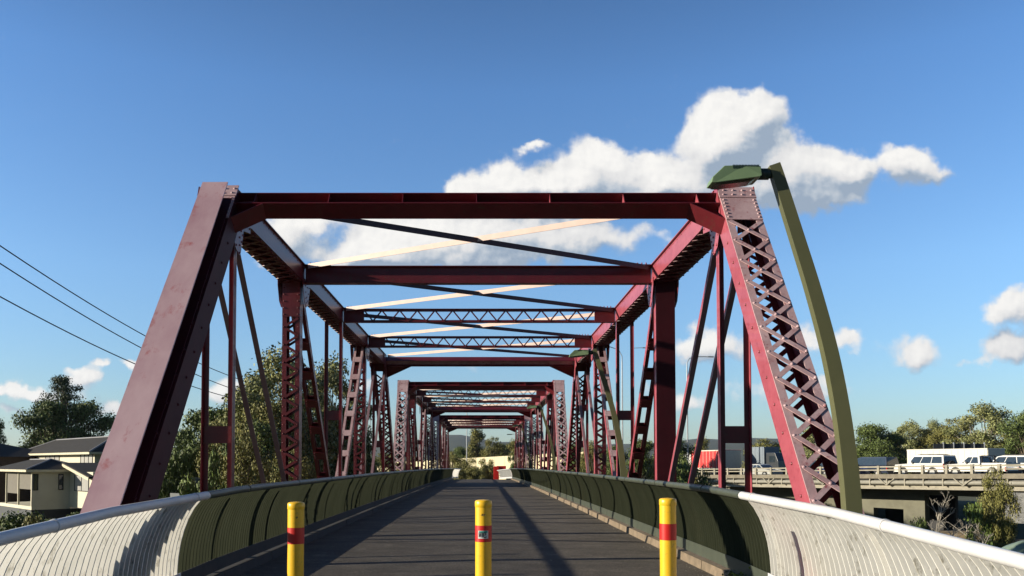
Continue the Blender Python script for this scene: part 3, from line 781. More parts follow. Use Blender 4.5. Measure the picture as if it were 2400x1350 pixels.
# ------------------------------------------------------------------ bridge street lamps
def bridge_lamp(Y, base_px, top, label, rz=0):
    """top: list of (px,py) down the centre line of the post"""
    pts = [P(px, py, Y) for px, py in top]
    x0 = pts[-1].x
    root = empty('bridge_lamp', (x0, Y, 0), label, 'street lamp', 'curved green lamps on the right of the bridge')
    # smooth the centre line
    C = []
    for i in range(len(pts) - 1):
        p0 = pts[max(0, i - 1)]; p1 = pts[i]; p2 = pts[i + 1]; p3 = pts[min(len(pts) - 1, i + 2)]
        for k in range(5):
            t = k / 5
            C.append(.5 * ((2 * p1) + (p2 - p0) * t + (2 * p0 - 5 * p1 + 4 * p2 - p3) * t * t + (3 * p1 - p0 - 3 * p2 + p3) * t ** 3))
    C.append(pts[-1]); C.append(Vector((pts[-1].x + .02, Y, -.6)))
    mb = MB().use(LAMPG); vs = []; n = len(C)
    ang = R(-14)
    for i, c in enumerate(C):
        d = (C[min(i + 1, n - 1)] - C[max(i - 1, 0)]).normalized(); s = .052 + .022 * min(1, i / (n * .8))
        a = Vector((0, 1, 0)); b = d.cross(a).normalized()
        a2 = a * math.cos(R(6)) + b * math.sin(R(6)); b2 = b * math.cos(R(6)) - a * math.sin(R(6))
        for (q, w) in ((-1, -1), (1, -1), (1, 1), (-1, 1)): vs.append(c + a2 * q * s + b2 * w * s)
    mb.add(vs, [(4 * i + k, 4 * i + (k + 1) % 4, 4 * i + 4 + (k + 1) % 4, 4 * i + 4 + k) for i in range(n - 1) for k in range(4)] + [(0, 1, 2, 3)])
    mb.build('curved_post', None, root)
    # lamp head: hangs inward (-x) from the top
    t = C[1]
    h = empty('lamp_head', t)
    COL.objects.unlink(h); bpy.data.objects.remove(h)
    S = 1.0
    hb = MB().use(HEADG)
    x1 = t.x - .16; x0 = t.x - .62; zt = t.z - .04
    ys = (.115, .13)
    # outline seen from the side (x, z), wedge nose to the left
    sec = [(x0 + .11, zt + .035), (x0 - .005, zt - .075), (x0 - .02, zt - .13), (x0 + .02, zt - .135), (x1 - .02, zt - .085), (x1, zt - .07), (x1, zt + .03), (x0 + .3, zt + .04)]
    n = len(sec)
    def wy(x, z): return .12 - (.035 if z > zt else 0) - (.03 if x < x0 + .05 else 0)
    vs = [(x, Y - wy(x, z), z) for x, z in sec] + [(x, Y + wy(x, z), z) for x, z in sec]
    hb.add(vs, [tuple(range(n)), tuple(range(n, 2 * n))[::-1]] + [(i, (i + 1) % n, n + (i + 1) % n, n + i) for i in range(n)])
    hd = hb.build('lamp_head', None, root, bevel=.006)
    vm_ = MB().use(DGREEN)
    for i in range(18):
        x = x0 + .19 + i * .0145
        vm_.box((x, Y - .089, zt + .005), (x + .006, Y - .082 + .15, zt + .043))
    vm_.build('vent_slots', None, hd)
    lm = MB().use(GLASSY)
    lm.add([(x0 + .02, Y - .09, zt - .139), (x0 + .02, Y + .09, zt - .139), (x1 - .06, Y + .09, zt - .097), (x1 - .06, Y - .09, zt - .097), (x0 + .06, Y - .07, zt - .15), (x0 + .06, Y + .07, zt - .15), (x1 - .1, Y + .07, zt - .115), (x1 - .1, Y - .07, zt - .115)], [(0, 1, 2, 3), (4, 5, 6, 7), (0, 1, 5, 4), (1, 2, 6, 5), (2, 3, 7, 6), (3, 0, 4, 7)])
    lm.build('lens', None, hd)
    sm = MB().use(DGREEN); sm.lathe((x1, Y, zt - .02), [(.001, -.005), (.055, -.005), (.055, .10), (.042, .11), (.042, .16)], 18, 'x'); sm.build('mounting_sleeve', None, root)
LP = [(1813, 388), (1830, 440), (1868, 560), (1908, 690), (1945, 830), (1970, 960), (1986, 1080), (1996, 1190), (1999, 1290)]
bridge_lamp(7.8, None, LP, 'nearest curved green lamp, its head overlapping the right end post')
def lampcopy(Yt, hx, hy, bx, by, label):
    # same lamp farther along: scale the outline about the vanishing point
    k = 7.8 / Yt
    pts = [(1132 + (x - 1132) * k, 1085 + (y - 1085) * k) for x, y in LP]
    bridge_lamp(Yt, None, pts, label)
lampcopy(20.4, 0, 0, 0, 0, 'second green lamp, under the far end of the nearest span')
lampcopy(39.9, 0, 0, 0, 0, 'third green lamp, small, at the middle span')
lampcopy(60.0, 0, 0, 0, 0, 'fourth and smallest green lamp, at the farthest span')

# ------------------------------------------------------------------ terrain and hills
GRASS = mat('scrubby_grass', (.055, .065, .025), (.09, .085, .035), rough=.95, scale=.15, c3=(.12, .10, .05), bump=.5, bscale=1.5)
def ground_z(x, y):
    base = -2.6 + .5 * noise.noise(Vector((x * .03, y * .03, 0)))
    if y < 0: near = -.5
    emb = -.75 + min(0, deck_z(y) + .3)
    r_ = smooth(5, 16, abs(x - XC))
    appr = emb * (1 - r_) + base * r_
    v = smooth(8, 16, y) * (1 - smooth(78, 91, y))           # valley under the bridge
    v *= 1 - smooth(14, 30, -x)                              # bank carrying the houses on the left
    z = appr * (1 - v) + (-6.5 + .4 * noise.noise(Vector((x * .05, y * .05, 3)))) * v
    rr = smooth(34, 60, x) ; 
    if y > 112: z = min(z, -2.4 - .002 * (y - 112))
    return z
mb = MB().use(GRASS)
def axis(near, step, farv, nf):
    a = [-near + i * step for i in range(int(2 * near / step) + 1)]
    ex = [near + (farv - near) * ((i + 1) / nf) ** 2.2 for i in range(nf)]
    return [-e for e in reversed(ex)] + a + ex
xs = axis(60, 2.5, 9000, 22); ysr = [y + 60 for y in axis(90, 2.5, 9000, 22)]
vs = [(x, y, ground_z(x, y)) for y in ysr for x in xs]; nx = len(xs)
mb.add(vs, [(j * nx + i, j * nx + i + 1, (j + 1) * nx + i + 1, (j + 1) * nx + i) for j in range(len(ysr) - 1) for i in range(nx - 1)], True)
tag(mb.build('ground'), kind='structure')
HILL = mat('forested_hills', (.028, .042, .020), (.048, .060, .030), rough=1, scale=.012, c3=(.07, .075, .04), bump=1, bscale=.03)
def hill(name, D, pts, seed, depth=900):
    """pts: silhouette as (px, py) at distance D; a real ridge with slopes both ways"""
    mb = MB().use(HILL); rows = []; X0 = pts[0][0]; X1 = pts[-1][0]; n = 150
    for j in range(15):
        t = j / 14; row = []
        for i in range(n + 1):
            px = X0 + (X1 - X0) * i / n
            for (a, ya), (b, yb) in zip(pts, pts[1:]):
                if a <= px <= b: py = ya + (yb - ya) * smooth(0, 1, (px - a) / (b - a)); break
            top = P(px, py, D)
            prof_ = math.sin(min(1, t / .62) * math.pi / 2) if t < .62 else math.cos((t - .62) / .38 * math.pi / 2)
            z = -8 + (top.z + 8) * prof_ * (1 + .035 * noise.fractal(Vector((i * .35, j * .6, seed)), 1, 2, 4) * (1 if j != 9 else .6))
            y = D - depth * .62 + depth * t
            row.append(Vector((top.x * y / D, y, z)))
        rows.append(row)
    vs = [p for r_ in rows for p in r_]; m = n + 1
    mb.add(vs, [(j * m + i, j * m + i + 1, (j + 1) * m + i + 1, (j + 1) * m + i) for j in range(14) for i in range(n)], True)
    tag(mb.build(name), kind='structure')
hill('hills', 3200, [(-1800, 1064), (-900, 1062), (-300, 1070), (300, 1068), (700, 1055), (900, 1040), (1000, 1028), (1060, 1016), (1100, 1022), (1150, 1036), (1200, 1036), (1300, 1045), (1500, 1040), (1590, 1032), (1640, 1027), (1700, 1030), (1760, 1026), (1830, 1028), (1930, 1036), (2100, 1050), (2500, 1056), (3300, 1060), (4200, 1066)], 4.0)
hill('near_hills', 1300, [(-1500, 1078), (0, 1078), (700, 1072), (1000, 1060), (1140, 1044), (1180, 1038), (1215, 1040), (1400, 1064), (1800, 1070), (2400, 1074), (3800, 1078)], 9.0, 500)

# ------------------------------------------------------------------ vegetation
def leaf_mat(name, a, b): return mat(name, a, b, rough=.65, scale=.35, island=.45, spec=.35)
LV_DARK = leaf_mat('leaves_dark', (.068, .098, .024), (.105, .135, .036))
LV_OLIVE = leaf_mat('leaves_olive', (.13, .13, .034), (.18, .165, .045))
LV_GUM = leaf_mat('leaves_gum', (.16, .18, .065), (.22, .22, .09))
LV_BRIGHT = leaf_mat('leaves_bright', (.075, .115, .022), (.110, .150, .030))
LV_PINE = leaf_mat('leaves_pine', (.042, .062, .026), (.062, .08, .034))
def tree_proto(name, kind, seed, H, W, leafm, barkm, nleaf, leaf=.3, clumps=26, trunk_h=.35, label='', cat='tree', shape='round', droop=0):
    rnd = random.Random(seed)
    root = empty(name, (0, 0, 0), label, cat)
    tm = MB().use(barkm)
    top = H * (trunk_h + .35) if shape != 'cone' else H * .97
    bend_ = [Vector((rnd.uniform(-1, 1) * W * .05 * i / 5, rnd.uniform(-1, 1) * W * .05 * i / 5, top * i / 5)) for i in range(6)]
    tm.tube(bend_, [H * .022 * (1 - .75 * i / 5) + .03 for i in range(6)], 8)
    cl = []
    for i in range(clumps):
        if shape == 'cone':
            tier = i % 11; t = .30 + .70 * tier / 10; rr = W * .5 * math.sqrt(max(.02, 1 - ((t - .30) / .715) ** 2)) * rnd.uniform(.25, 1); a = rnd.uniform(0, 6.28)
            c = Vector((rr * math.cos(a), rr * math.sin(a), H * (t - .02) + rr * .10)); r_ = W * rnd.uniform(.075, .11)
        elif shape == 'column':
            t = rnd.uniform(.1, 1); rr = W * .5 * math.sin(min(1, t * 1.1) * math.pi * .93) ** .6 * rnd.uniform(.2, .85); a = rnd.uniform(0, 6.28)
            c = Vector((rr * math.cos(a), rr * math.sin(a), H * t)); r_ = W * .22 * rnd.uniform(.6, 1.1)
        elif shape == 'bush':
            a = rnd.uniform(0, 6.28); rr = W * .5 * math.sqrt(rnd.random()) * .9
            c = Vector((rr * math.cos(a), rr * math.sin(a), H * rnd.uniform(.12, .85) * (1 - .45 * (rr / (W * .5)) ** 2))); r_ = W * .15 * rnd.uniform(.6, 1.2)
        else:
            a = rnd.uniform(0, 6.28); t = rnd.uniform(0, 1); e = math.sin(t * math.pi) ** .5
            rr = W * .5 * e * rnd.uniform(.3, .92)
            c = Vector((rr * math.cos(a), rr * math.sin(a), H * (trunk_h + (1 - trunk_h) * (t * .9 + .03)))); r_ = W * .14 * rnd.uniform(.55, 1.25)
        cl.append((c, r_))
        if shape != 'bush' or i % 3 == 0:
            t0 = bend_[min(5, max(1, int(5 * min(.98, max(.15, (c.z / top) * .62)))))]
            mid = (t0 + c) / 2 + Vector((rnd.uniform(-1, 1), rnd.uniform(-1, 1), rnd.uniform(0, 1))) * W * .04
            tm.tube([t0, mid, c], [H * .008 + .015, H * .005 + .01, .012], 5, False)
    tm.build('trunk', None, root)
    lm = MB().use(leafm); tot = sum(r_ ** 2 for _, r_ in cl)
    vs = []; fs = []
    for c, r_ in cl:
        n = int(nleaf * r_ ** 2 / tot)
        for _ in range(n):
            d = Vector((rnd.gauss(0, 1), rnd.gauss(0, 1), rnd.gauss(0, .8))); d.normalize()
            p = c + Vector((d.x, d.y, d.z * .75)) * r_ * (rnd.random() ** .42) * rnd.choice((1, 1, 1, 1.25))
            nn = (d + Vector((rnd.gauss(0, .7), rnd.gauss(0, .7), rnd.gauss(0, .7)))).normalized()
            t = nn.cross(Vector((rnd.gauss(0, 1), rnd.gauss(0, 1), rnd.gauss(0, 1)))).normalized(); b = nn.cross(t)
            s = leaf * rnd.uniform(.55, 1.25); k = rnd.uniform(.35, .7)
            bI = len(vs); vs += [p - t * s * .5, p + b * s * k * .5, p + t * s * .5, p - b * s * k * .5]; fs.append((bI, bI + 1, bI + 2, bI + 3))
    lm.add(vs, fs); lm.build('crown', None, root); root['_'] = 0; del root['_']
    DIM[kind] = (sorted(v.z for v in vs)[int(len(vs) * (.997 if shape in ('cone', 'column') else .988))], 2 * sorted(abs(v.x) for v in vs)[int(len(vs) * (.96 if shape == 'cone' else .93))])
    return root
protos = {}; DIM = {}
protos['gum'] = tree_proto('gum_tree', 'gum', 1, 12, 9, LV_GUM, PALEBARK, 20000, .30, 46, .10)
protos['olive'] = tree_proto('olive_tree', 'olive', 2, 9, 8, LV_OLIVE, BARK, 18000, .25, 46, .03)
protos['dark'] = tree_proto('dark_tree', 'dark', 3, 10, 9, LV_DARK, BARK, 20000, .30, 50, .03)
protos['bright'] = tree_proto('leafy_shrub', 'bright', 4, 3, 3.2, LV_BRIGHT, BARK, 7000, .17, 26, .1, shape='bush')
protos['bush'] = tree_proto('olive_shrub', 'bush', 5, 3, 4, LV_OLIVE, BARK, 9000, .16, 28, .1, shape='bush')
protos['dbush'] = tree_proto('dark_shrub', 'dbush', 6, 3, 4, LV_DARK, BARK, 9000, .18, 28, .1, shape='bush')
protos['pine'] = tree_proto('pine_tree', 'pine', 8, 13, 8, LV_PINE, BARK, 15000, .24, 121, .1, shape='cone')
protos['poplar'] = tree_proto('poplar_tree', 'poplar', 9, 12, 6, LV_OLIVE, BARK, 14000, .32, 44, .1, shape='column')
used = set()
NM = dict(gum='gum_tree', olive='olive_tree', dark='broadleaf_tree', bright='leafy_shrub', bush='olive_shrub', dbush='dark_shrub', pine='pine_tree', poplar='poplar_tree')
def plant(kind, px, pytop, Y, wpx, label, group=None, zb=None, rz=None):
    p = P(px, pytop, Y); pr = protos[kind]
    z0 = ground_z(p.x, Y) - .1 if zb is None else zb
    H0, W0 = DIM[{'bright':'bright'}.get(kind, kind)]
    h = p.z - z0; w = wpx * Y / FPX
    sc = (w / W0, w / W0, h / H0)
    rz = random.uniform(0, 6.28) if rz is None else rz
    if kind not in used:
        used.add(kind); pr.location = (p.x, Y, z0); pr.scale = sc; pr.rotation_euler = (0, 0, rz); pr['label'] = label
        pr['category'] = 'shrub' if 'bush' in kind or kind == 'bright' else 'tree'; pr.name = NM[kind]
        if group: pr['group'] = group
        elif 'group' in pr: del pr['group']
        return pr
    c = copy_thing(pr, (p.x, Y, z0), rz, sc, label, group)
    if not group and 'group' in c: del c['group']
    return c
# left
plant('pine', 148, 883, 92, 118, 'tall dark pine with open tiered branches rising behind the cream house')
plant('dark', 112, 946, 88, 130, 'dense dark tree behind the cream house, left of the pine trunk')
plant('dark', 215, 950, 90, 120, 'dark bushy tree behind the cream house, right of the pine trunk')
plant('dark', -10, 990, 80, 60, 'dark tree cut off by the left edge of the photo')
plant('gum', 665, 842, 60, 190, 'tallest pale green gum tree, behind the left truss posts', zb=-3)
plant('gum', 775, 858, 66, 130, 'gum tree with airy crown, right of the tallest one', zb=-3)
plant('gum', 590, 915, 58, 150, 'lower gum tree with pale top, behind the thin left tie bars', zb=-3)
plant('dark', 520, 965, 62, 190, 'dark green tree behind the first left hanger', zb=-3.5)
plant('dark', 640, 960, 56, 170, 'dark tree in shade between the gums and the olive tree', zb=-3.5)
plant('dark', 735, 985, 60, 150, 'dark tree low behind the laced left post', zb=-3.5)
plant('olive', 570, 1022, 38, 105, 'olive yellow sunlit tree just over the left barrier', zb=-3.5)
plant('olive', 690, 1060, 44, 90, 'small olive tree low behind the laced left post', zb=-3.5)
plant('bright', 520, 1075, 30, 66, 'bright green shrub low beside the left end post', zb=-3.)
plant('bright', 470, 1130, 26, 90, 'leafy bright shrub just above the left rail', zb=-2.6)
plant('dark', 445, 1010, 66, 90, 'dark tree close to the left end post', zb=-3.5)
plant('dbush', 450, 1062, 50, 110, 'dark shrub at the foot of the trees by the left end post', zb=-3.5)
plant('dbush', 30, 1212, 34, 140, 'dark shrub in the lower left corner below the house', zb=-3.2)
plant('dbush', 120, 1224, 44, 110, 'dark shrub under the veranda of the cream house', zb=-3.2)
plant('dbush', 165, 1206, 46, 80, 'shrub against the dark base of the cream house', zb=-3.2)
plant('bush', 200, 1206, 40, 90, 'olive shrub in front of the sunlit house wall', zb=-3.2)
plant('bush', 60, 1225, 30, 120, 'olive shrub low at the left edge by the rail', zb=-3.2)
plant('dbush', 265, 1160, 48, 90, 'dark shrub between the house and the left end post', zb=-3.2)
plant('bush', 320, 1150, 52, 100, 'shrub glimpsed right of the house', zb=-3.2)
plant('olive', 640, 925, 54, 130, 'broad olive gum behind the paired left tie bars', zb=-3)
plant('dark', 800, 960, 66, 110, 'dark tree behind the second left hanger', zb=-3.5)
plant('olive', 505, 1000, 50, 90, 'sunlit tree seen through the first left hanger', zb=-3.5)
plant('dark', 600, 1000, 48, 150, 'dark bushy tree low behind the left tie bars', zb=-3.5)
# centre, beyond the end
plant('poplar', 1118, 1004, 170, 44, 'tall leafy tree above the cream wall at the end of the path', zb=-3)
plant('olive', 1158, 1030, 165, 48, 'rounded tree right of the tall one above the cream wall', zb=-3)
plant('dark', 1080, 1050, 180, 50, 'dark tree low above the left end of the cream wall', zb=-3)
plant('poplar', 1205, 1030, 160, 40, 'leafy tree above the right end of the cream wall', zb=-3)
plant('dark', 1180, 1046, 185, 50, 'dark distant tree between two paler ones', zb=-3)
plant('bush', 1085, 1082, 118, 56, 'olive shrub at the left of the far path end', zb=-3)
plant('bush', 1110, 1080, 128, 70, 'wide olive shrub behind its neighbours at the path end')
plant('olive', 1060, 1062, 130, 50, 'small olive tree at the left of the cream wall')
plant('bush', 1150, 1084, 119, 44, 'olive shrub left of the red plastic barrier')
plant('bush', 1130, 1082, 122, 60, 'olive shrub in the middle of the far path end')
plant('bush', 1108, 1096, 112, 50, 'small shrub in front of its two neighbours at the path end')
plant('bright', 1204, 1070, 104, 24, 'bright green shrub above the far right barrier')
plant('olive', 900, 1066, 120, 60, 'olive tree behind the left truss near the far spans')
plant('bush', 960, 1078, 100, 60, 'shrub behind the left truss of the middle span')
plant('dark', 850, 1040, 110, 60, 'dark tree between the left posts of the nearest span')
# right of the bridge
plant('olive', 1385, 1040, 105, 60, 'olive tree behind the second green lamp')
plant('dark', 1340, 1045, 120, 60, 'dark tree behind the right truss of the middle span')
plant('dark', 1440, 1050, 100, 60, 'dark tree right of the second green lamp')
plant('dark', 1500, 1035, 98, 80, 'dark tree left of the solid right post')
plant('dark', 1585, 1032, 97, 80, 'dark tree between the solid right post and the highway end')
plant('poplar', 1640, 1028, 110, 44, 'grey green tree behind the highway street light')
plant('dbush', 1620, 1092, 80, 90, 'dark shrub at the end of the highway parapet', zb=-5)
plant('bush', 1540, 1100, 70, 90, 'shrub low behind the solid right post', zb=-5)
plant('olive', 1795, 1035, 150, 90, 'olive tree behind the white sedan on the highway')
plant('dark', 1845, 1040, 150, 90, 'dark tree seen through the right end post lacing', zb=-3)
plant('gum', 1925, 985, 140, 90, 'gum tree just left of the near green lamp post')
plant('dark', 2045, 1000, 135, 110, 'dark dense tree right of the near green lamp post')
plant('dark', 2085, 1022, 138, 90, 'lower dark tree behind the dark blue van')
plant('gum', 2128, 995, 150, 70, 'thin topped gum above the white off-road car')
plant('olive', 2170, 1012, 150, 80, 'olive tree above the white off-road car')
plant('gum', 2190, 992, 160, 50, 'slim gum between the olive tree and the big gum')
plant('gum', 2310, 955, 140, 110, 'biggest gum tree on the right, above the white truck')
plant('olive', 2235, 988, 145, 80, 'olive crown left of the biggest right hand gum')
plant('dark', 2400, 972, 130, 100, 'dark tree at the right edge of the photo')
plant('olive', 2365, 1010, 135, 60, 'olive tree low between the big gum and the right edge')
plant('olive', 2335, 1112, 52, 62, 'leafy tree in front of the highway girder and pier', zb=-6)
plant('bright', 2300, 1190, 50, 60, 'green shrub below the highway among bare saplings', zb=-6)
plant('bush', 2335, 1175, 50, 60, 'olive shrub under the highway girder', zb=-6)
plant('dbush', 2140, 1225, 50, 60, 'dark shrub under the highway behind the white rail', zb=-6)
for kk, pr in protos.items():
    if kk not in used:
        for c in list(pr.children): bpy.data.objects.remove(c)
        bpy.data.objects.remove(pr)
# bare saplings under the highway
def bare_tree(px, pytop, Y, zb, label, seed, spread=1.0):
    rnd = random.Random(seed); p = P(px, pytop, Y); H = p.z - zb
    root = empty('bare_tree', (p.x, Y, zb), label, 'tree', 'bare saplings under the highway')
    mb = MB().use(PALEBARK)
    def br(a, d, l, r_, dep):
        b = a + d * l; m_ = a + d * l * .5 + Vector((rnd.uniform(-1, 1), rnd.uniform(-1, 1), 0)) * l * .06
        mb.tube([a, m_, b], [r_, r_ * .8, r_ * .55], 5, False)
        if dep == 0: return
        for i in range(11 if dep == 3 else 4 if dep == 2 else 3):
            t = rnd.uniform(.35, 1); dd = (d + Vector((rnd.gauss(0, .55) * spread, rnd.gauss(0, .55) * spread, rnd.uniform(-.05, .35)))).normalized()
            br(a + d * l * t, dd, l * rnd.uniform(.25, .42), max(.010, r_ * .5), dep - 1)
    br(Vector((p.x, Y, zb)), Vector((.02, 0, 1)), H * .78, .05, 3)
    mb.build('branches', None, root)
bare_tree(2196, 1160, 52, -6, 'slim bare pale sapling against the dark gap under the highway', 1)
bare_tree(2262, 1190, 51, -6, 'forked bare sapling between the slim one and the leafy tree', 2, 1.4)
bare_tree(2230, 1215, 50, -6, 'low twiggy bare bush between the two bare saplings', 5, 1.9)
bare_tree(2300, 1225, 49, -6, 'bare twiggy sapling in front of the tan bank', 6, 1.8)
# small weed at the right kerb
rw = empty('weed', (P(1720, 1349, 10.5).x, 10.5, deck_z(10.5)), 'small bright weed growing at the foot of the right barrier', 'weed')
mb = MB().use(LV_BRIGHT); rnd = random.Random(3)
for i in range(160):
    p = Vector((rw.location.x - .03 + rnd.gauss(0, .05), 10.3 + rnd.gauss(0, .10), deck_z(10.5) + .10 + abs(rnd.gauss(0, .05)))); t = Vector((rnd.gauss(0, 1), rnd.gauss(0, 1), rnd.gauss(0, 1))).normalized(); b = t.cross(Vector((rnd.gauss(0, 1), rnd.gauss(0, 1), 1))).normalized(); s = .022
    mb.add([p - t * s, p + b * s * .6, p + t * s, p - b * s * .6], [(0, 1, 2, 3)])
mb.build('leaves', None, rw)

# ------------------------------------------------------------------ far wall, red barrier, poles
WALLM = mat('cream_wall', (.66, .58, .38), (.58, .51, .33), rough=.85, scale=.4)
Wa = Vector(((860 - 1132) / FPX * 195, 195, 0)); Wb = Vector(((1420 - 1132) / FPX * 118, 118, 0))
root = empty('concrete_wall', (Wa.x, Wa.y, -3), 'long cream concrete highway wall across the end of the path', 'wall')
n = 26; wd = (Wb - Wa).normalized(); wn = Vector((-wd.y, wd.x, 0))
for i in range(n):
    p0 = Wa.lerp(Wb, i / n); p1 = Wa.lerp(Wb, (i + 1) / n) - wd * .05
    zt = [P(1132, 1079 - (1132 + q.x * FPX / q.y - 1000) * .055, q.y).z for q in (p0, p1)]
    mb = MB().use(WALLM); mb.prism([(p0.x, p0.y, -4), (p1.x, p1.y, -4), (p1.x, p1.y, zt[1]), (p0.x, p0.y, zt[0])], wn * .25); mb.build('wall_panel', None, root)
REDP = mat('red_plastic', (.80, .03, .02), (.66, .02, .015), rough=.4, scale=2)
root = empty('safety_barrier', (P(1165, 1100, 116).x, 116, -1.5), 'bright red plastic barrier beyond the far white barrier', 'barrier')
q0 = P(1157, 1093, 116); q1 = P(1186, 1122, 116)
mb = MB().use(REDP); mb.box((q0.x, 115.9, -1.6), (q0.x + .75, 116.3, q0.z)); mb.build('upright_panel', None, root, bevel=.03)
mb = MB().use(REDP); mb.box((q0.x + .45, 116.0, P(1170, 1104, 116).z), (q1.x, 116.2, P(1170, 1092, 116).z)); mb.build('cross_panel', None, root, bevel=.03)
def pole(name, px, pytop, Y, zb, label, r_=.06, arm=None, cat='pole', m=STEEL):
    t = P(px, pytop, Y); root = empty(name, (t.x, Y, zb), label, cat)
    mb = MB().use(m)
    if arm:
        A = [P(ax, ay, Y) for ax, ay in arm]
        mb.tube([(t.x, Y, zb), (t.x, Y, t.z)] + A, [r_, r_ * .7] + [r_ * .5] * len(A), 8); mb.build('pole', None, root)
        e = A[-1]; d = 1 if e.x > t.x else -1
        hm = MB().use(m); hm.bar(e, e + Vector((d * .75, 0, -.02)), .25, .12); hm.build('lamp_head', None, root, bevel=.03)
    else:
        mb.tube([(t.x, Y, zb), t], [r_, r_ * .6], 8); mb.build('pole', None, root)
    return root
pole('mast', 1094, 963, 150, -3, 'thin tall mast seen through the far truss opening', .12)
pole('street_light', 1610, 870, 96, -1, 'curved grey highway street light right of the solid red post', .10, [(1610, 850), (1616, 840), (1630, 836), (1658, 836)], 'street lamp')
pole('street_light', 1458, 850, 104, -1, 'grey highway street light half hidden behind the right truss', .10, [(1458, 835), (1450, 820), (1430, 813)], 'street lamp')
pole('street_light', 1478, 820, 112, -1, 'grey street light whose arm points right, left of the solid red post', .08, [(1480, 816), (1505, 815)], 'street lamp')
pole('street_light', 1215, 1035, 120, -3, 'small dark street light beyond the far portal', .06, [(1213, 1024), (1208, 1017), (1200, 1018)], 'street lamp', m=DGREEN)
pole('street_light', 868, 945, 120, -3, 'thin street light left of the second span portal', .07, [(866, 938), (872, 934)], 'street lamp')
pole('utility_pole', 2352, 975, 160, -3, 'thin utility pole above the trees at the far right', .14)

# power cables on the left
def cable(pts, Ys, label):
    A = P(*pts[0], Ys[0]); B = P(*pts[1], Ys[1]); n = 24; C = []
    M = P(*pts[2], (Ys[0] + Ys[1]) / 2) if len(pts) > 2 else None
    for i in range(n + 1):
        t = i / n; p = A.lerp(B, t); p.z -= 4 * .9 * t * (1 - t); C.append(p)
    mb = MB().use(mat('cable_black', (.02, .03, .04))); mb.tube(C, .022, 6)
    tag(mb.build('power_cable'), label, 'cable', 'power cables at the left')
cable([(-60, 535), (660, 915)], (26, 60), 'topmost of the three power cables crossing the sky at left')
cable([(-60, 578), (660, 940)], (26, 60), 'middle one of the three power cables crossing the sky at left')
cable([(-60, 662), (660, 950)], (26, 60), 'lowest of the three power cables crossing the sky at left')

# ------------------------------------------------------------------ houses on the left
def quad_roof(mb, c, e1, e2, w, d, z, rise, oh=.5, ridge=.35, th=.18):
    """hip roof over a rectangle with front-left corner c"""
    c = Vector(c); a = c - e1 * oh - e2 * oh; b = c + e1 * (w + oh) - e2 * oh; cc = c + e1 * (w + oh) + e2 * (d + oh); dd = c - e1 * oh + e2 * (d + oh)
    for q in (a, b, cc, dd): q.z = z
    if w >= d: r0 = c + e1 * (d / 2) + e2 * (d / 2); r1 = c + e1 * (w - d / 2) + e2 * (d / 2)
    else: r0 = c + e1 * (w / 2) + e2 * (w / 2); r1 = c + e1 * (w / 2) + e2 * (d - w / 2)
    r0.z = r1.z = z + rise
    if w >= d: fs = [(0, 1, 5, 4), (1, 2, 5), (2, 3, 4, 5), (3, 0, 4)]
    else: fs = [(0, 1, 4), (1, 2, 5, 4), (2, 3, 5), (3, 0, 4, 5)]
    mb.add([a, b, cc, dd, r0, r1], fs + [(3, 2, 1, 0)])
    return a, b, cc, dd, r0, r1
FASC = mat('cream_fascia', (.66, .60, .42), rough=.6)
RIDGE = mat('pale_ridge', (.22, .22, .23), rough=.6)
BLIND = mat('grey_blind', (.16, .145, .115), (.14, .125, .10), rough=.8)
CURT = mat('pale_curtain', (.55, .53, .48), (.35, .35, .34), rough=.3, scale=2, stretch=(5, 5, .2))
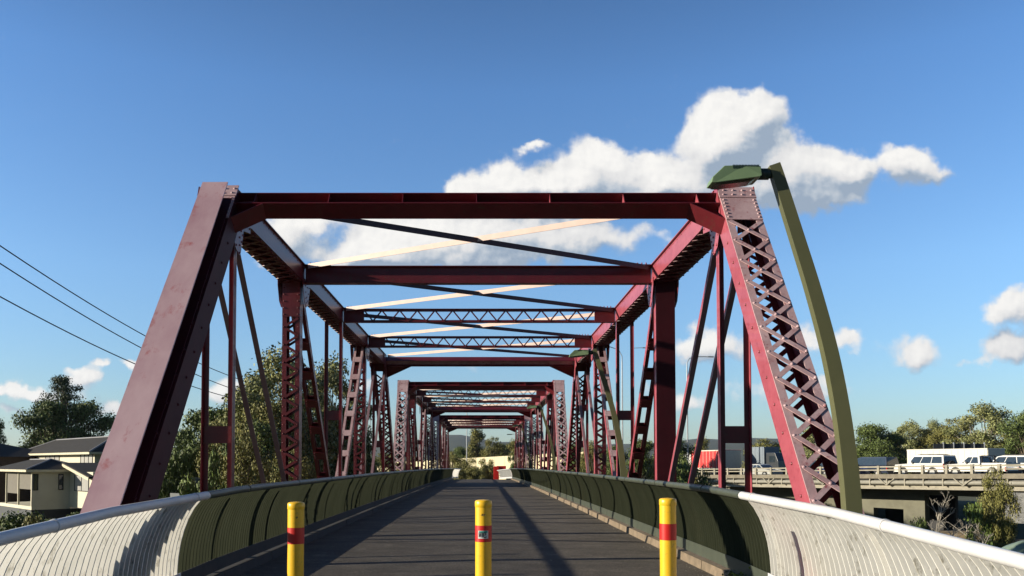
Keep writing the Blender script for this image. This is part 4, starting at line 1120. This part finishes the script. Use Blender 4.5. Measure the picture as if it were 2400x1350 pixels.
def house():
    ang = R(-46); e1 = Vector((math.cos(ang), math.sin(ang), 0)); e2 = Vector((-math.sin(ang), math.cos(ang), 0))
    def upto(C, e, px):
        k = (px - 1132) / FPX; return (k * C.y - C.x) / (e.x - k * e.y)
    C0 = P(75, 1100, 57); C0.z = 0
    root = empty('house', (C0.x, C0.y, -3.2), 'two storey cream house with dark hipped roofs and a screened veranda', 'house')
    n1 = -e2   # front normal
    def wallbox(c, w, d, z0, z1, m, name='wall', label=None):
        mb = MB().use(m); mb.fbox((Vector(c), e1, e2, Vector((0, 0, 1))), (0, w), (0, d), (z0, z1)); return mb.build(name, None, root, label)
    def window(c, ax, out, w, h, z, name='window', pane=CURT, nb=3):
        mb = MB().use(DARK); fr = (Vector(c), ax, out, Vector((0, 0, 1)))
        t = .05
        for a in [0] + [w * i / nb for i in range(1, nb)] + [w]: mb.fbox(fr, (a - t / 2, a + t / 2), (.0, .05), (z, z + h))
        for zz in (z, z + h): mb.fbox(fr, (-t / 2, w + t / 2), (0, .054), (zz - t / 2, zz + t / 2))
        f = mb.build(name, None, root)
        g_ = MB().use(pane); g_.fbox(fr, (t / 2, w - t / 2), (.004, .02), (z + t / 2, z + h - t / 2)); g_.build('pane', None, f)
    FL, EV = -1.46, 1.12
    Wl = C0 - e1 * 8.5                      # wing front-left corner
    # wing: solid room at its right back, veranda at the front left
    T = upto(C0, e2, 165)
    # base below floor
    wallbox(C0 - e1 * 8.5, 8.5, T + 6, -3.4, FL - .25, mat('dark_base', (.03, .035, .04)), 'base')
    wallbox(Wl + e2 * .0 - n1 * -.0, 8.55, T, FL - .24, FL, CREAM, 'floor_slab')
    # side wall plane of the wing
    wallbox(C0 - e1 * .16, .16, T + .1, FL, EV, CREAM)
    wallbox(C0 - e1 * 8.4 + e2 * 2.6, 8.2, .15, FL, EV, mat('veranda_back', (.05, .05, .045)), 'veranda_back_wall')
    # veranda posts, blinds, railing, furniture
    for s_ in (0.05, 3.35, 6.6):
        mb = MB().use(CREAM); mb.fbox((C0 - e1 * (s_ + .1) - e2 * .01, e1, e2, Vector((0, 0, 1))), (0, .1), (0, .12), (FL, EV)); mb.build('veranda_post', None, root)
    for s_, l, zz in ((.28, 2.95, -.28), (3.5, 2.9, -.65)):
        mb = MB().use(BLIND); mb.fbox((C0 - e1 * (s_ + l) + e2 * .05, e1, e2, Vector((0, 0, 1))), (0, l), (0, .03), (zz, EV - .05)); mb.build('blind', None, root)
    mb = MB().use(BLIND); mb.fbox((C0 - e1 * 3.3 + e2 * .02, e1, e2, Vector((0, 0, 1))), (0, 3.1), (0, .04), (-3.0, FL - .26)); mb.build('base_screen', None, root)
    # window pair on the shaded side wall
    for t_, w_ in ((upto(C0, e2, 80), upto(C0, e2, 90) - upto(C0, e2, 80)), (upto(C0, e2, 139), upto(C0, e2, 149) - upto(C0, e2, 139))):
        window(C0 + e2 * t_ + e1 * .001, e2, e1, w_, 1.1, FL + 1.15 if t_ > 1 else FL + 1.15, pane=GLASS, nb=1)
    # main block set back
    C1 = C0 + e2 * T
    WM = upto(C0 + e2 * T, e1, 219)
    wallbox(C1 - e1 * .16, WM + .16, 2.6, FL - .1, EV - .15, CREAM)
    s0_ = upto(C1, e1, 177); window(C1 + e1 * s0_, e1, n1, upto(C1, e1, 210) - s0_, 1.1, FL + 1.1, nb=2)
    # lower roofs
    mb = MB().use(ROOF)
    A = quad_roof(mb, Wl, e1, e2, 8.5, T + .9, EV + .02, .72)
    rf = mb.build('roof', None, root)
    fm = MB().use(FASC)
    fm.bar(A[0] - Vector((0, 0, .09)), A[1] - Vector((0, 0, .09)), .04, .16); fm.bar(A[1] - Vector((0, 0, .09)), A[2] - Vector((0, 0, .09)), .04, .16); fm.build('fascia', None, rf)
    rm = MB().use(RIDGE); rm.tube([A[1], A[5]], .07, 6); rm.tube([A[5], A[2]], .07, 6); rm.tube([A[4], A[5]], .07, 6); rm.build('ridge_cap', None, rf)
    mb = MB().use(ROOF)
    # skillion falling to the right over the main block
    q = C1 - e1 * .3 - e2 * .4
    pa = q + Vector((0, 0, EV + .50)); pb = q + e1 * (WM + .75) + Vector((0, 0, EV - .45)); pc = pb + e2 * 3.2; pd = pa + e2 * 3.2
    mb.prism([pa, pb, pc, pd], (0, 0, -.14)); r2 = mb.build('roof', None, root)
    fm = MB().use(FASC); fm.bar(pa - Vector((0, 0, .17)) - e2 * .03, pb - Vector((0, 0, .17)) - e2 * .03, .05, .2); fm.build('fascia', None, r2)
    mb = MB().use(CREAM); mb.prism([q + e2 * .45 + e1 * .2 + Vector((0, 0, EV - .3)), q + e2 * .45 + e1 * WM + Vector((0, 0, EV - .3)), pa + e2 * .45 + e1 * .2 - Vector((0, 0, .2))], e2 * .1); mb.build('gable_wall', None, root)
    # upper block
    Cu = P(222, 1060, 64); Cu.z = 0; LU = -upto(Cu, e1, 55); Wu = Cu - e1 * LU
    wallbox(Wu, LU, 4.6, -3.2, 2.42, CREAM, 'wall')
    window(Cu + e1 * upto(Cu, e1, 190), e1, n1, upto(Cu, e1, 218) - upto(Cu, e1, 190), .95, 1.35)
    window(Cu + e1 * upto(Cu, e1, 108), e1, n1, upto(Cu, e1, 140) - upto(Cu, e1, 108), .95, 1.35)
    window(Cu + e1 * upto(Cu, e1, 68), e1, n1, upto(Cu, e1, 84) - upto(Cu, e1, 68), .8, 1.3, pane=GLASS, nb=1)
    window(Cu + e2 * 1.2, e2, e1, 1.5, .95, 1.2, pane=GLASS)
    mb = MB().use(ROOF); A = quad_roof(mb, Wu, e1, e2, LU, 4.6, 2.46, 1.35, oh=.6)
    rf = mb.build('roof', None, root)
    fm = MB().use(FASC); 
    for i, j in ((0, 1), (1, 2)): fm.bar(A[i] - Vector((0, 0, .09)), A[j] - Vector((0, 0, .09)), .04, .17)
    fm.build('fascia', None, rf)
    rm = MB().use(RIDGE); rm.tube([A[1], A[5]], .08, 6); rm.tube([A[0], A[4]], .08, 6); rm.tube([A[4], A[5]], .08, 6); rm.tube([A[5], A[2]], .08, 6); rm.build('ridge_cap', None, rf)
    # veranda furniture
    for i, s_ in enumerate((1.0, 2.4)):
        ch = empty('patio_chair', C0 - e1 * s_ + e2 * 1.0 + Vector((0, 0, FL)), ['white patio chair at the right side of the veranda', 'white patio chair at the left side of the veranda'][i], 'chair', 'patio chairs on the veranda')
        o_ = C0 - e1 * s_ + e2 * 1.0 + Vector((0, 0, FL)); W_ = mat('white_plastic', (.7, .7, .68))
        fr = (o_, e1, e2, Vector((0, 0, 1)))
        mb = MB().use(W_); mb.fbox(fr, (0, .45), (0, .45), (.42, .46)); mb.build('seat', None, ch)
        mb = MB().use(W_); mb.fbox(fr, (0, .45), (.41, .45), (.46, .95)); mb.build('backrest', None, ch)
        for a_ in (.02, .4):
            for b_ in (.02, .4):
                mb = MB().use(W_); mb.fbox(fr, (a_, a_ + .04), (b_, b_ + .04), (0, .42)); mb.build('leg', None, ch)
    tb = empty('patio_table', C0 - e1 * 1.9 + e2 * .9 + Vector((0, 0, FL)), 'low grey table between the patio chairs on the veranda', 'table')
    fr = (C0 - e1 * 1.95 + e2 * .9 + Vector((0, 0, FL)), e1, e2, Vector((0, 0, 1)))
    mb = MB().use(STEEL); mb.fbox(fr, (0, .8), (0, .8), (.68, .72)); mb.build('tabletop', None, tb)
    for a_ in (.03, .73):
        for b_ in (.03, .73):
            mb = MB().use(STEEL); mb.fbox(fr, (a_, a_ + .04), (b_, b_ + .04), (0, .68)); mb.build('leg', None, tb)
house()
# brown neighbour house at the left edge
def house2():
    c = P(-150, 1100, 74); c.z = 0; ang = R(-30); e1 = Vector((math.cos(ang), math.sin(ang), 0)); e2 = Vector((-math.sin(ang), math.cos(ang), 0))
    root = empty('house', (c.x, c.y, -3), 'dark brown house with a dark roof, cut by the left edge', 'house')
    BR = mat('brown_brick', (.075, .05, .038), (.055, .038, .03), rough=.9, scale=6)
    mb = MB().use(BR); mb.fbox((c, e1, e2, Vector((0, 0, 1))), (-6, 6.9), (0, 8), (-3.2, 2.15)); mb.build('wall', None, root)
    mb = MB().use(ROOF); A = quad_roof(mb, c - e1 * 6, e1, e2, 12.9, 8, 2.15, 1.3, oh=.5); rf = mb.build('roof', None, root)
    rm = MB().use(RIDGE); rm.tube([A[1], A[5]], .09, 6); rm.build('ridge_cap', None, rf)
    for s_ in (-4, -1, 2.5):
        f = MB().use(DARK); fr = (c + e1 * s_, e1, -e2, Vector((0, 0, 1)))
        f.fbox(fr, (0, 1.6), (0, .05), (.2, 1.4)); w = f.build('window', None, root)
        g_ = MB().use(GLASS); g_.fbox(fr, (.06, 1.54), (.052, .06), (.26, 1.34)); g_.build('pane', None, w)
house2()
# garden fence near the trees
root = empty('garden_fence', (P(440, 1150, 45).x, 45, -3), 'grey panel fence low between the left end post and the shrubs', 'fence')
mb = MB().use(mat('fence_grey', (.12, .13, .13), rough=.7)); a = P(400, 1135, 46); b = P(470, 1135, 44); mb.bar((a.x, 46, -1.2), (b.x, 44, -1.2), .05, 2.2 + 0); mb.build('panel', None, root)
root = empty('garden_shed', (P(455, 1140, 50).x, 50, -3), 'small pale blue shed beside the grey fence', 'shed')
mb = MB().use(mat('shed_blue', (.22, .28, .36), rough=.6)); a = P(452, 1122, 50); mb.box((a.x, 50, -3), (a.x + .55, 51.5, a.z)); mb.build('wall', None, root)
mb = MB().use(STEEL); mb.box((a.x - .08, 49.9, a.z), (a.x + .63, 51.6, a.z + .07)); mb.build('roof', None, root)

# ------------------------------------------------------------------ highway bridge on the right
H0 = Vector((40.0, 60.0, 0)); hd_ = Vector((-.412, .911, 0)).normalized(); hn = Vector((hd_.y, -hd_.x, 0))
def hz(s): return .81 - .016 * s
def hwy_s(px, m=0.0):
    k = (px - 1132) / FPX; p = H0 + hn * m
    # (p.x + s*hd.x) = k (p.y + s*hd.y)
    return (k * p.y - p.x) / (hd_.x - k * hd_.y)
S0, S1 = -26.0, 37.0
hroot = empty('highway_bridge', H0 + hd_ * S1, 'concrete highway bridge with white post and rail parapet and a pipe along its side', 'bridge')
def hbar(mb, s0, s1, m, zo, w, h):
    """bar along the highway: centre offset m away from the edge, zo relative to deck edge top"""
    mb.bar(H0 + hd_ * s0 + hn * m + Vector((0, 0, hz(s0) + zo)), H0 + hd_ * s1 + hn * m + Vector((0, 0, hz(s1) + zo)), w, h)
RAILW = mat('parapet_white', (.34, .31, .24), (.26, .24, .185), rough=.8, scale=1.5, c3=(.18, .165, .13))
mb = MB().use(CONC); hbar(mb, S0, S1, .175, -.19, .35, .38); mb.build('edge_beam', None, hroot)
mb = MB().use(mat('highway_asphalt', (.09, .09, .09), rough=.9)); hbar(mb, S0, S1, 8.4, -.42, 16.05, .3); mb.build('road_slab', None, hroot)
for zo, h in ((.64, .12), (.36, .10)):
    mb = MB().use(RAILW); hbar(mb, S0, S1, .2, zo, .10, h); mb.build('rail', None, hroot)
s = S0
while s < S1:
    mb = MB().use(RAILW); p = H0 + hd_ * s + hn * .14; mb.fbox((p, hd_, hn, Vector((0, 0, 1))), (-.11, .11), (-.05, .16), (hz(s), hz(s) + .74)); mb.build('rail_post', None, hroot); s += 2.15
mb = MB().use(RAILW)
hbar(mb, S0, S1, .75, -.78, .5, .8); hbar(mb, S0, S1, .60, -1.22, .7, .16)
mb.build('girder', None, hroot)
pp = [H0 + hd_ * (S0 + (S1 - S0) * i / 12) + hn * .22 for i in range(13)]
mb = MB().use(mat('pipe_paint', (.28, .265, .215), (.22, .21, .17), rough=.6)); mb.tube([Vector((p.x, p.y, hz((p - H0).dot(hd_)) - .72)) for p in pp], .19, 14); mb.build('service_pipe', None, hroot)
s = S0 + 1
i = 0
while s < S1:
    mb = MB().use(RAILW); p = H0 + hd_ * s + hn * .22; z = hz(s)
    mb.fbox((p, hd_, hn, Vector((0, 0, 1))), (-.05, .05), (-.22, .3), (z - .98, z - .40))
    mb.build('pipe_bracket', None, hroot)
    if i % 4 == 1:
        mb = MB().use(RAILW); b_ = p - hn * .25 + Vector((0, 0, z - .95)); mb.bar(b_ + hd_ * .8 + Vector((0, 0, .6)), b_, .07, .07); mb.bar(b_ - hd_ * .8 + Vector((0, 0, .6)), b_, .07, .07); mb.build('pipe_strut', None, hroot)
    s += 1.75; i += 1
# abutment wall with opening
def hwall(s0, s1, m0, m1, z0, z1, m, name, label=None):
    mb = MB().use(m); mb.fbox((H0, hd_, hn, Vector((0, 0, 1))), (s0, s1), (m0, m1), (z0, z1)); return mb.build(name, None, hroot, label)
sA, sB, sC = hwy_s(2165, 4), hwy_s(2115, 4), hwy_s(2045, 4)
hwall(sC, S1 + 2, 4.0, 4.6, -7, -.55, PIERC, 'abutment_wall'); hwall(sB, sC, 4.0, 4.6, -2.6, -.55, PIERC, 'abutment_wall'); hwall(sA, sB, 4.0, 4.6, -7, -.55, PIERC, 'abutment_wall')
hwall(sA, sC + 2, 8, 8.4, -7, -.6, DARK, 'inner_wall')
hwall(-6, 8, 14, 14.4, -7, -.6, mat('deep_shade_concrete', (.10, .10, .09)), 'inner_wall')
hwall(-6, 1.6, .2, 3.2, -2.9, -.62, mat('mottled_concrete', (.19, .19, .18), (.08, .08, .08), scale=2.2, rough=.9, c3=(.42, .42, .40), stretch=(1, 1, 2)), 'pier_crosshead', 'mottled grey concrete crosshead with pale streaks')  # concrete mottled dark and pale by noise
hwall(-3, -.2, .8, 2.4, -7, -2.9, PIERC, 'pier_column')
hwall(-.15, 1.2, .2, 2.6, -7, -4.2, CONC, 'pier_plinth')
for j in range(1, 5):
    hwall(S0, S1, 3.2 * j + .4, 3.2 * j + .9, -1.2, -.55, PIERC, 'girder')
mb = MB().use(mat('tan_bank', (.20, .15, .08), (.15, .11, .06), rough=.95, scale=1.5)); c = P(2318, 1254, 56)
mb.lathe((c.x, 58, -7.2), [(6, 0), (4, 1.2), (2.2, c.z + 7.2), (.01, c.z + 7.25)], 24); tag(mb.build('embankment'), kind='structure')

# ------------------------------------------------------------------ vehicles
def paint(name, c, r_=.25): return mat(name, c, tuple(x * .94 for x in c), rough=r_, scale=2, coat=.5)
WP = paint('white_car_paint', (.72, .71, .66)); SP = paint('silver_paint', (.42, .42, .39)); BP = paint('blue_paint', (.015, .03, .12)); NB = paint('navy_paint', (.02, .028, .05)); DP = paint('dark_grey_paint', (.05, .055, .06))
HUB = mat('alloy_wheel', (.5, .5, .48), rough=.35, metal=.6); TAIL = mat('tail_light', (.55, .01, .01), rough=.2); HEADL = mat('head_light', (.6, .6, .58), rough=.1); BUMP = mat('black_trim', (.025, .025, .028), rough=.6)
PROFILES = {
 'sedan': dict(L=4.6, W=1.76, body=[(0, .28), (0, .62), (.12, .80), (.9, .90), (3.3, .96), (4.4, .92), (4.6, .80), (4.6, .28)], cab=[(1.05, .9), (1.75, 1.36), (2.25, 1.43), (2.95, 1.40), (3.75, .95)], wheel=.31, wx=(.85, 3.65)),
 'suv': dict(L=4.7, W=1.86, body=[(0, .4), (0, .78), (.12, 1.0), (1.15, 1.10), (4.6, 1.12), (4.7, 1.0), (4.7, .42)], cab=[(1.15, 1.08), (1.75, 1.68), (2.2, 1.76), (4.1, 1.74), (4.62, 1.12)], wheel=.36, wx=(.9, 3.7)),
 'offroad': dict(L=4.8, W=1.9, body=[(0, .45), (0, .85), (.1, 1.08), (1.35, 1.16), (4.75, 1.18), (4.8, 1.1), (4.8, .48)], cab=[(1.35, 1.14), (1.8, 1.78), (2.1, 1.88), (4.65, 1.88), (4.78, 1.18)], wheel=.40, wx=(.9, 3.75)),
 'van': dict(L=4.9, W=1.85, body=[(0, .35), (0, .8), (.15, 1.0), (.8, 1.12), (4.85, 1.16), (4.9, 1.0), (4.9, .38)], cab=[(.75, 1.1), (1.45, 1.78), (1.9, 1.92), (4.7, 1.92), (4.85, 1.16)], wheel=.34, wx=(.9, 3.9)),
 'ute': dict(L=5.1, W=1.84, body=[(0, .45), (0, .82), (.1, 1.02), (1.25, 1.08), (3.0, 1.1), (3.05, .85), (5.0, .85), (5.1, .8), (5.1, .5), ], cab=[(1.25, 1.06), (1.8, 1.62), (2.1, 1.74), (2.85, 1.74), (3.0, 1.1)], wheel=.37, wx=(.9, 4.0))}
def vehicle(kind, px, m, heading, pm, label, name='car', cat='car', extra=None, z=-.27):
    """heading +1: driving away along the highway, -1: coming back"""
    D = PROFILES[kind]; s_ = hwy_s(px, m); p = H0 + hd_ * s_ + hn * m; p.z = hz(s_) + z
    f = hd_ * heading; side = Vector((-f.y, f.x, 0)); up = Vector((0, 0, 1)); L_, W_ = D['L'], D['W']
    root = empty(name, p, label, cat, 'traffic on the highway bridge', rz=math.atan2(f.y, f.x))
    o = p + f * (L_ / 2)   # nose
    def pt(x, y, zz): return o - f * x + side * y + up * zz
    # body: cross sections bulging a little at the waist
    mb = MB().use(pm); pr = D['body']; n = len(pr); vs = []
    for y, k in ((-W_ / 2 + .05, 0), (-W_ / 2, 1), (W_ / 2, 1), (W_ / 2 - .05, 0)):
        for (x, zz) in pr:
            cx = (x - L_ / 2) * (1 if k else .985) + L_ / 2; cz = zz if k == 0 else (.28 + (zz - .28) * .93)
            vs.append(pt(cx, y, cz))
    mb.add(vs, [tuple(range(n)), tuple(range(3 * n, 4 * n))[::-1]] + [(r_ * n + i, r_ * n + (i + 1) % n, (r_ + 1) * n + (i + 1) % n, (r_ + 1) * n + i) for r_ in range(3) for i in range(n)])
    mb.build('body', None, root)
    cb = D['cab']; n = len(cb); inset = .16; base = min(c_[1] for c_ in cb)
    def cy(zz): return W_ / 2 - .04 - inset * (zz - base) / (max(c_[1] for c_ in cb) - base)
    mb = MB().use(pm)
    mb.add([pt(x, -cy(zz), zz) for x, zz in cb] + [pt(x, cy(zz), zz) for x, zz in cb], [tuple(range(n)), tuple(range(n, 2 * n))[::-1]] + [(i, (i + 1) % n, n + (i + 1) % n, n + i) for i in range(n)])
    mb.build('cabin', None, root)
    zt = max(c_[1] for c_ in cb); zlo = base + .06; zhi = zt - .12
    def xa(zz):      # front edge
        for (a, za), (b, zb) in zip(cb, cb[1:]):
            if za <= zz <= zb: return a + (b - a) * (zz - za) / (zb - za)
        return cb[1][0]
    def xb(zz):
        for (a, za), (b, zb) in list(zip(cb, cb[1:]))[::-1]:
            if zb <= zz <= za: return b + (a - b) * (zz - zb) / (za - zb)
        return cb[-2][0]
    f0, f1 = xa(zlo) + .1, xa(zhi) + .1; r0, r1 = xb(zlo) - .12, xb(zhi) - .12
    nw = 2 if kind in ('ute',) else 3
    for sg in (-1, 1):
        for i in range(nw):
            t0, t1 = i / nw, (i + 1) / nw
            x00 = f0 + (r0 - f0) * t0 + .03; x01 = f0 + (r0 - f0) * t1 - .03; x10 = f1 + (r1 - f1) * t0 + .03; x11 = f1 + (r1 - f1) * t1 - .03
            mb = MB().use(GLASS); e = .006
            mb.prism([pt(x00, sg * (cy(zlo) + .001), zlo), pt(x01, sg * (cy(zlo) + .001), zlo), pt(x11, sg * (cy(zhi) + .001), zhi), pt(x10, sg * (cy(zhi) + .001), zhi)], side * sg * e); mb.build('window', None, root)
    for (xf, nm, q) in ((xa, 'windscreen', -1), (xb, 'rear_window', 1)):
        y0, y1 = cy(zlo) - .1, cy(zhi) - .1
        mb = MB().use(GLASS); mb.prism([pt(xf(zlo) + q * .004, -y0, zlo), pt(xf(zlo) + q * .004, y0, zlo), pt(xf(zhi) + q * .004, y1, zhi), pt(xf(zhi) + q * .004, -y1, zhi)], -f * (q * .008)); mb.build(nm, None, root)
    for wx in D['wx']:
        for sg in (-1, 1):
            r_ = D['wheel']; mb = MB().use(TYRE)
            c0 = pt(wx, sg * (W_ / 2 - .18), r_); c1 = pt(wx, sg * (W_ / 2 + .01), r_)
            mb.tube([c0, c1], r_, 20); w = mb.build('wheel', None, root)
            hm = MB().use(HUB); hm.tube([c1 - side * sg * .01, c1 + side * sg * .012], r_ * .62, 14); hm.build('rim', None, w)
            am = MB().use(BUMP); am.tube([pt(wx, sg * (W_ / 2 - .16), r_ + .03), pt(wx, sg * (W_ / 2 + .002), r_ + .03)], r_ + .05, 20); am.build('wheel_arch', None, root)
    zl = D['body'][1][1]
    for sg in (-1, 1):
        fr = (pt(0, sg * (W_ / 2 - .28), zl - .02), -f, side, up)
        mb = MB().use(HEADL); mb.fbox(fr, (-.012, .06), (-.2, .2), (-.08, .08)); mb.build('headlight', None, root)
        zr = D['body'][-2][1] - .12
        fr = (pt(L_, sg * (W_ / 2 - .14), zr), -f, side, up)
        mb = MB().use(TAIL); mb.fbox(fr, (-.06, .012), (-.12, .15), (-.15, .12)); mb.build('tail_light', None, root)
    for x_, q in ((0, -1), (L_, 1)):
        mb = MB().use(BUMP if kind in ('ute', 'offroad') else pm); fr = (pt(x_, 0, .42), -f, side, up); mb.fbox(fr, sorted((0, q * .09)), (-W_ / 2 + .05, W_ / 2 - .05), (-.12, .1)); mb.build('bumper', None, root)
    for sg in (-1, 1):
        fr = (pt(D['cab'][1][0] + .05, sg * (W_ / 2 + .08), D['cab'][0][1] + .12), -f, side, up); mb = MB().use(pm); mb.fbox(fr, (-.06, .06), (-.11, .11), (-.07, .08)); mb.build('mirror', None, root)
    if extra == 'spare':
        mb = MB().use(TYRE); c = pt(L_ + .02, .1, 1.05); mb.tube([c, c - f * .2], .38, 20); mb.build('spare_wheel', None, root)
    if extra in ('spare', 'rack'):
        for sg in (-1, 1):
            mb = MB().use(BUMP); mb.bar(pt(2.2, sg * .65, zt + .05), pt(4.2, sg * .65, zt + .05), .05, .05); mb.build('roof_rail', None, root)
        for x_ in (2.4, 3.2, 4.0):
            mb = MB().use(BUMP); mb.bar(pt(x_, -.65, zt + .08), pt(x_, .65, zt + .08), .05, .04); mb.build('roof_bar', None, root)
    if extra == 'tray':
        mb = MB().use(BUMP); 
        for x_, in ((3.1,), (3.15,)): 
            for sg in (-1, 1): mb.bar(pt(x_, sg * .8, .9), pt(x_, sg * .8, 1.75), .06, .06, up=(1, 0, 0))
            mb.bar(pt(x_, -.8, 1.72), pt(x_, .8, 1.72), .06, .06)
        mb.build('headboard', None, root)
        mb = MB().use(pm)
        for sg in (-1, 1): mb.bar(pt(3.15, sg * .88, 1.0), pt(5.1, sg * .88, 1.0), .04, .3)
        mb.bar(pt(5.1, -.88, 1.0), pt(5.1, .88, 1.0), .04, .3); mb.build('tray', None, root)
    return root
vehicle('sedan', 1783, 3.4, -1, SP, 'silver sedan in front of the grey truck box, seen through the right end post')
vehicle('van', 2042, 5.6, 1, NB, 'dark blue van right of the green lamp post', name='van', cat='van')
vehicle('sedan', 1975, 3.4, -1, BP, 'bright blue car half hidden by the green lamp post')
vehicle('offroad', 2168, 3.2, 1, WP, 'white boxy off-road wagon with spare wheel on its back door', extra='spare')
vehicle('ute', 2300, 3.2, 1, WP, 'white utility with an open tray, between the truck and the white wagon', name='utility_vehicle', cat='utility vehicle', extra='tray')
vehicle('suv', 2368, 6.6, 1, WP, 'white wagon with roof rails at the right edge of the photo', extra='rack')
vehicle('suv', 1925, 6.8, -1, DP, 'dark grey wagon behind the lower right end post lacing')
# trucks
def truck(px, m, heading, label, boxes, cabm, z=-.27, cab=True):
    s_ = hwy_s(px, m); p = H0 + hd_ * s_ + hn * m; p.z = hz(s_) + z
    f = hd_ * heading; side = Vector((-f.y, f.x, 0)); up = Vector((0, 0, 1))
    root = empty('truck', p, label, 'truck', 'traffic on the highway bridge', rz=math.atan2(f.y, f.x))
    fr = (p, f, side, up); x = 0
    for (l, h, z0, pm, nm, lb, endm) in boxes:
        mb = MB().use(pm); mb.fbox(fr, (x, x + l), (-1.2, 1.2), (z0, z0 + h)); bo = mb.build(nm, None, root, lb, bevel=.04)
        rb = MB().use(endm)
        for yy in (-1.21, 1.21): 
            for zz in (z0 + .06, z0 + h - .06): rb.fbox(fr, (x, x + l), sorted((yy - .012, yy + .012)), (zz - .06, zz + .06))
            for k in range(max(2, int(l / .6))): 
                xx = x + (k + .5) * l / max(2, int(l / .6)); rb.fbox(fr, (xx - .02, xx + .02), sorted((yy - .008, yy + .008)), (z0 + .12, z0 + h - .12))
        if endm: rb.fbox(fr, (x - .02, x - .002), (-1.15, 1.15), (z0 + .05, z0 + h - .05))
        rb.build('frame', None, bo)
        x += l + .15
    mb = MB().use(BUMP); mb.fbox(fr, (-.2, x), (-.5, .5), (.75, 1.0)); mb.build('chassis', None, root)
    for xx in (.8, 2.0, x - 1.2):
        for sg in (-1, 1):
            mb = MB().use(TYRE); mb.tube([p + f * xx + side * sg * .9 + up * .5, p + f * xx + side * sg * 1.2 + up * .5], .5, 18); w = mb.build('wheel', None, root)
            mb = MB().use(HUB); mb.tube([p + f * xx + side * sg * 1.19 + up * .5, p + f * xx + side * sg * 1.21 + up * .5], .27, 12); mb.build('rim', None, w)
    if cab:
        mb = MB().use(cabm); o = p + f * (x + .1)
        pr = [(0, .7), (0, 2.9), (1.4, 2.9), (1.9, 1.9), (2.0, .7)]
        mb.prism([o + f * a - side * 1.15 + up * b for a, b in pr], side * 2.3); mb.build('cab', None, root, bevel=.05)
        fr2 = (o, f, side, up)
        for sg in (-1, 1):
            mb = MB().use(GLASS); mb.fbox(fr2, (.5, 1.45), sorted((sg * 1.152, sg * 1.16)), (1.75, 2.5)); mb.build('window', None, root)
            mb = MB().use(TYRE); mb.tube([o + f * 1.0 + side * sg * .9 + up * .5, o + f * 1.0 + side * sg * 1.18 + up * .5], .5, 18); mb.build('wheel', None, root)
TRED = mat('red_curtain', (.62, .03, .025), (.52, .02, .02), rough=.5, scale=3, stretch=(4, 4, .3)); CONT = mat('grey_container', (.18, .22, .26), rough=.6, c3=(.25, .28, .30)); WBOX = mat('white_box', (.66, .62, .52), (.6, .57, .48), rough=.5)
truck(1718, 6.6, 1, 'truck with a red curtain sided body and pale back doors on the highway', [(6.2, 2.3, .95, TRED, 'cargo_body', 'red curtain side', WBOX)], WP)
truck(1775, 10.4, -1, 'truck carrying a blue grey box behind the silver sedan', [(2.4, 2.7, .9, CONT, 'container', None, CONT)], DP)
truck(2335, 10.0, 1, 'big white box trailer behind the white cars on the right', [(8.0, 1.9, .6, WBOX, 'cargo_body', None, WBOX)], WP, cab=False)
# roadside hoarding behind the white truck
s_ = hwy_s(2245, 13.5); p = H0 + hd_ * s_ + hn * 13.5
root = empty('hoarding', p, 'dark grey panel screen standing behind the white box truck', 'screen')
for k in range(5):
    a = P(2188 + k * 24, 1046, 84); mb = MB().use(mat('dark_panel', (.045, .05, .055), rough=.6)); mb.box((a.x, 84, -1), (a.x + .98, 84.08, P(2200, 1040, 84).z)); mb.build('panel', None, root)
    mb = MB().use(STEEL); mb.box((a.x + .99, 83.9, -1), (a.x + 1.06, 84.1, P(2200, 1037, 84).z)); mb.build('post', None, root)
# green covered vehicle under the highway, lower right
c = P(2396, 1282, 36)
root = empty('covered_boat', (c.x, 36, -6), 'pale green tarpaulin cover at the lower right edge under the highway', 'tarpaulin')
mb = MB().use(mat('green_tarp', (.20, .26, .19), (.13, .18, .13), rough=.5, scale=3, bump=.5, bscale=4)); vs = []
for i in range(9):
    for j in range(9):
        u, v = i / 8, j / 8; hh = (math.sin(u * math.pi) ** .5) * (math.sin(v * math.pi) ** .5)
        vs.append((c.x - .55 + 1.8 * u, 35 + 3 * v, c.z - 1.1 + 1.35 * hh + .12 * noise.noise(Vector((u * 4, v * 4, 1)))))
mb.add(vs, [(i * 9 + j, i * 9 + j + 1, (i + 1) * 9 + j + 1, (i + 1) * 9 + j) for i in range(8) for j in range(8)], True); mb.build('cover', None, root)

# ------------------------------------------------------------------ air
HAZE = True
if HAZE:
    mb = MB(); mb.use(None) if False else None
    hm = bpy.data.materials.new('haze'); hm.use_nodes = True; nt = hm.node_tree; nt.nodes.clear()
    out = nt.nodes.new('ShaderNodeOutputMaterial'); pv = nt.nodes.new('ShaderNodeVolumePrincipled'); pv.inputs['Color'].default_value = (.75, .85, 1, 1)
    pv.inputs['Density'].default_value = .00006; pv.inputs['Anisotropy'].default_value = .2
    nt.links.new(pv.outputs[0], out.inputs['Volume'])
    mb.use(hm); mb.box((-4800, -300, -40), (4800, 5200, 190)); o = mb.build('haze'); tag(o, kind='stuff')
print('objects', len(bpy.data.objects), 'faces', sum(len(m.polygons) for m in bpy.data.meshes))
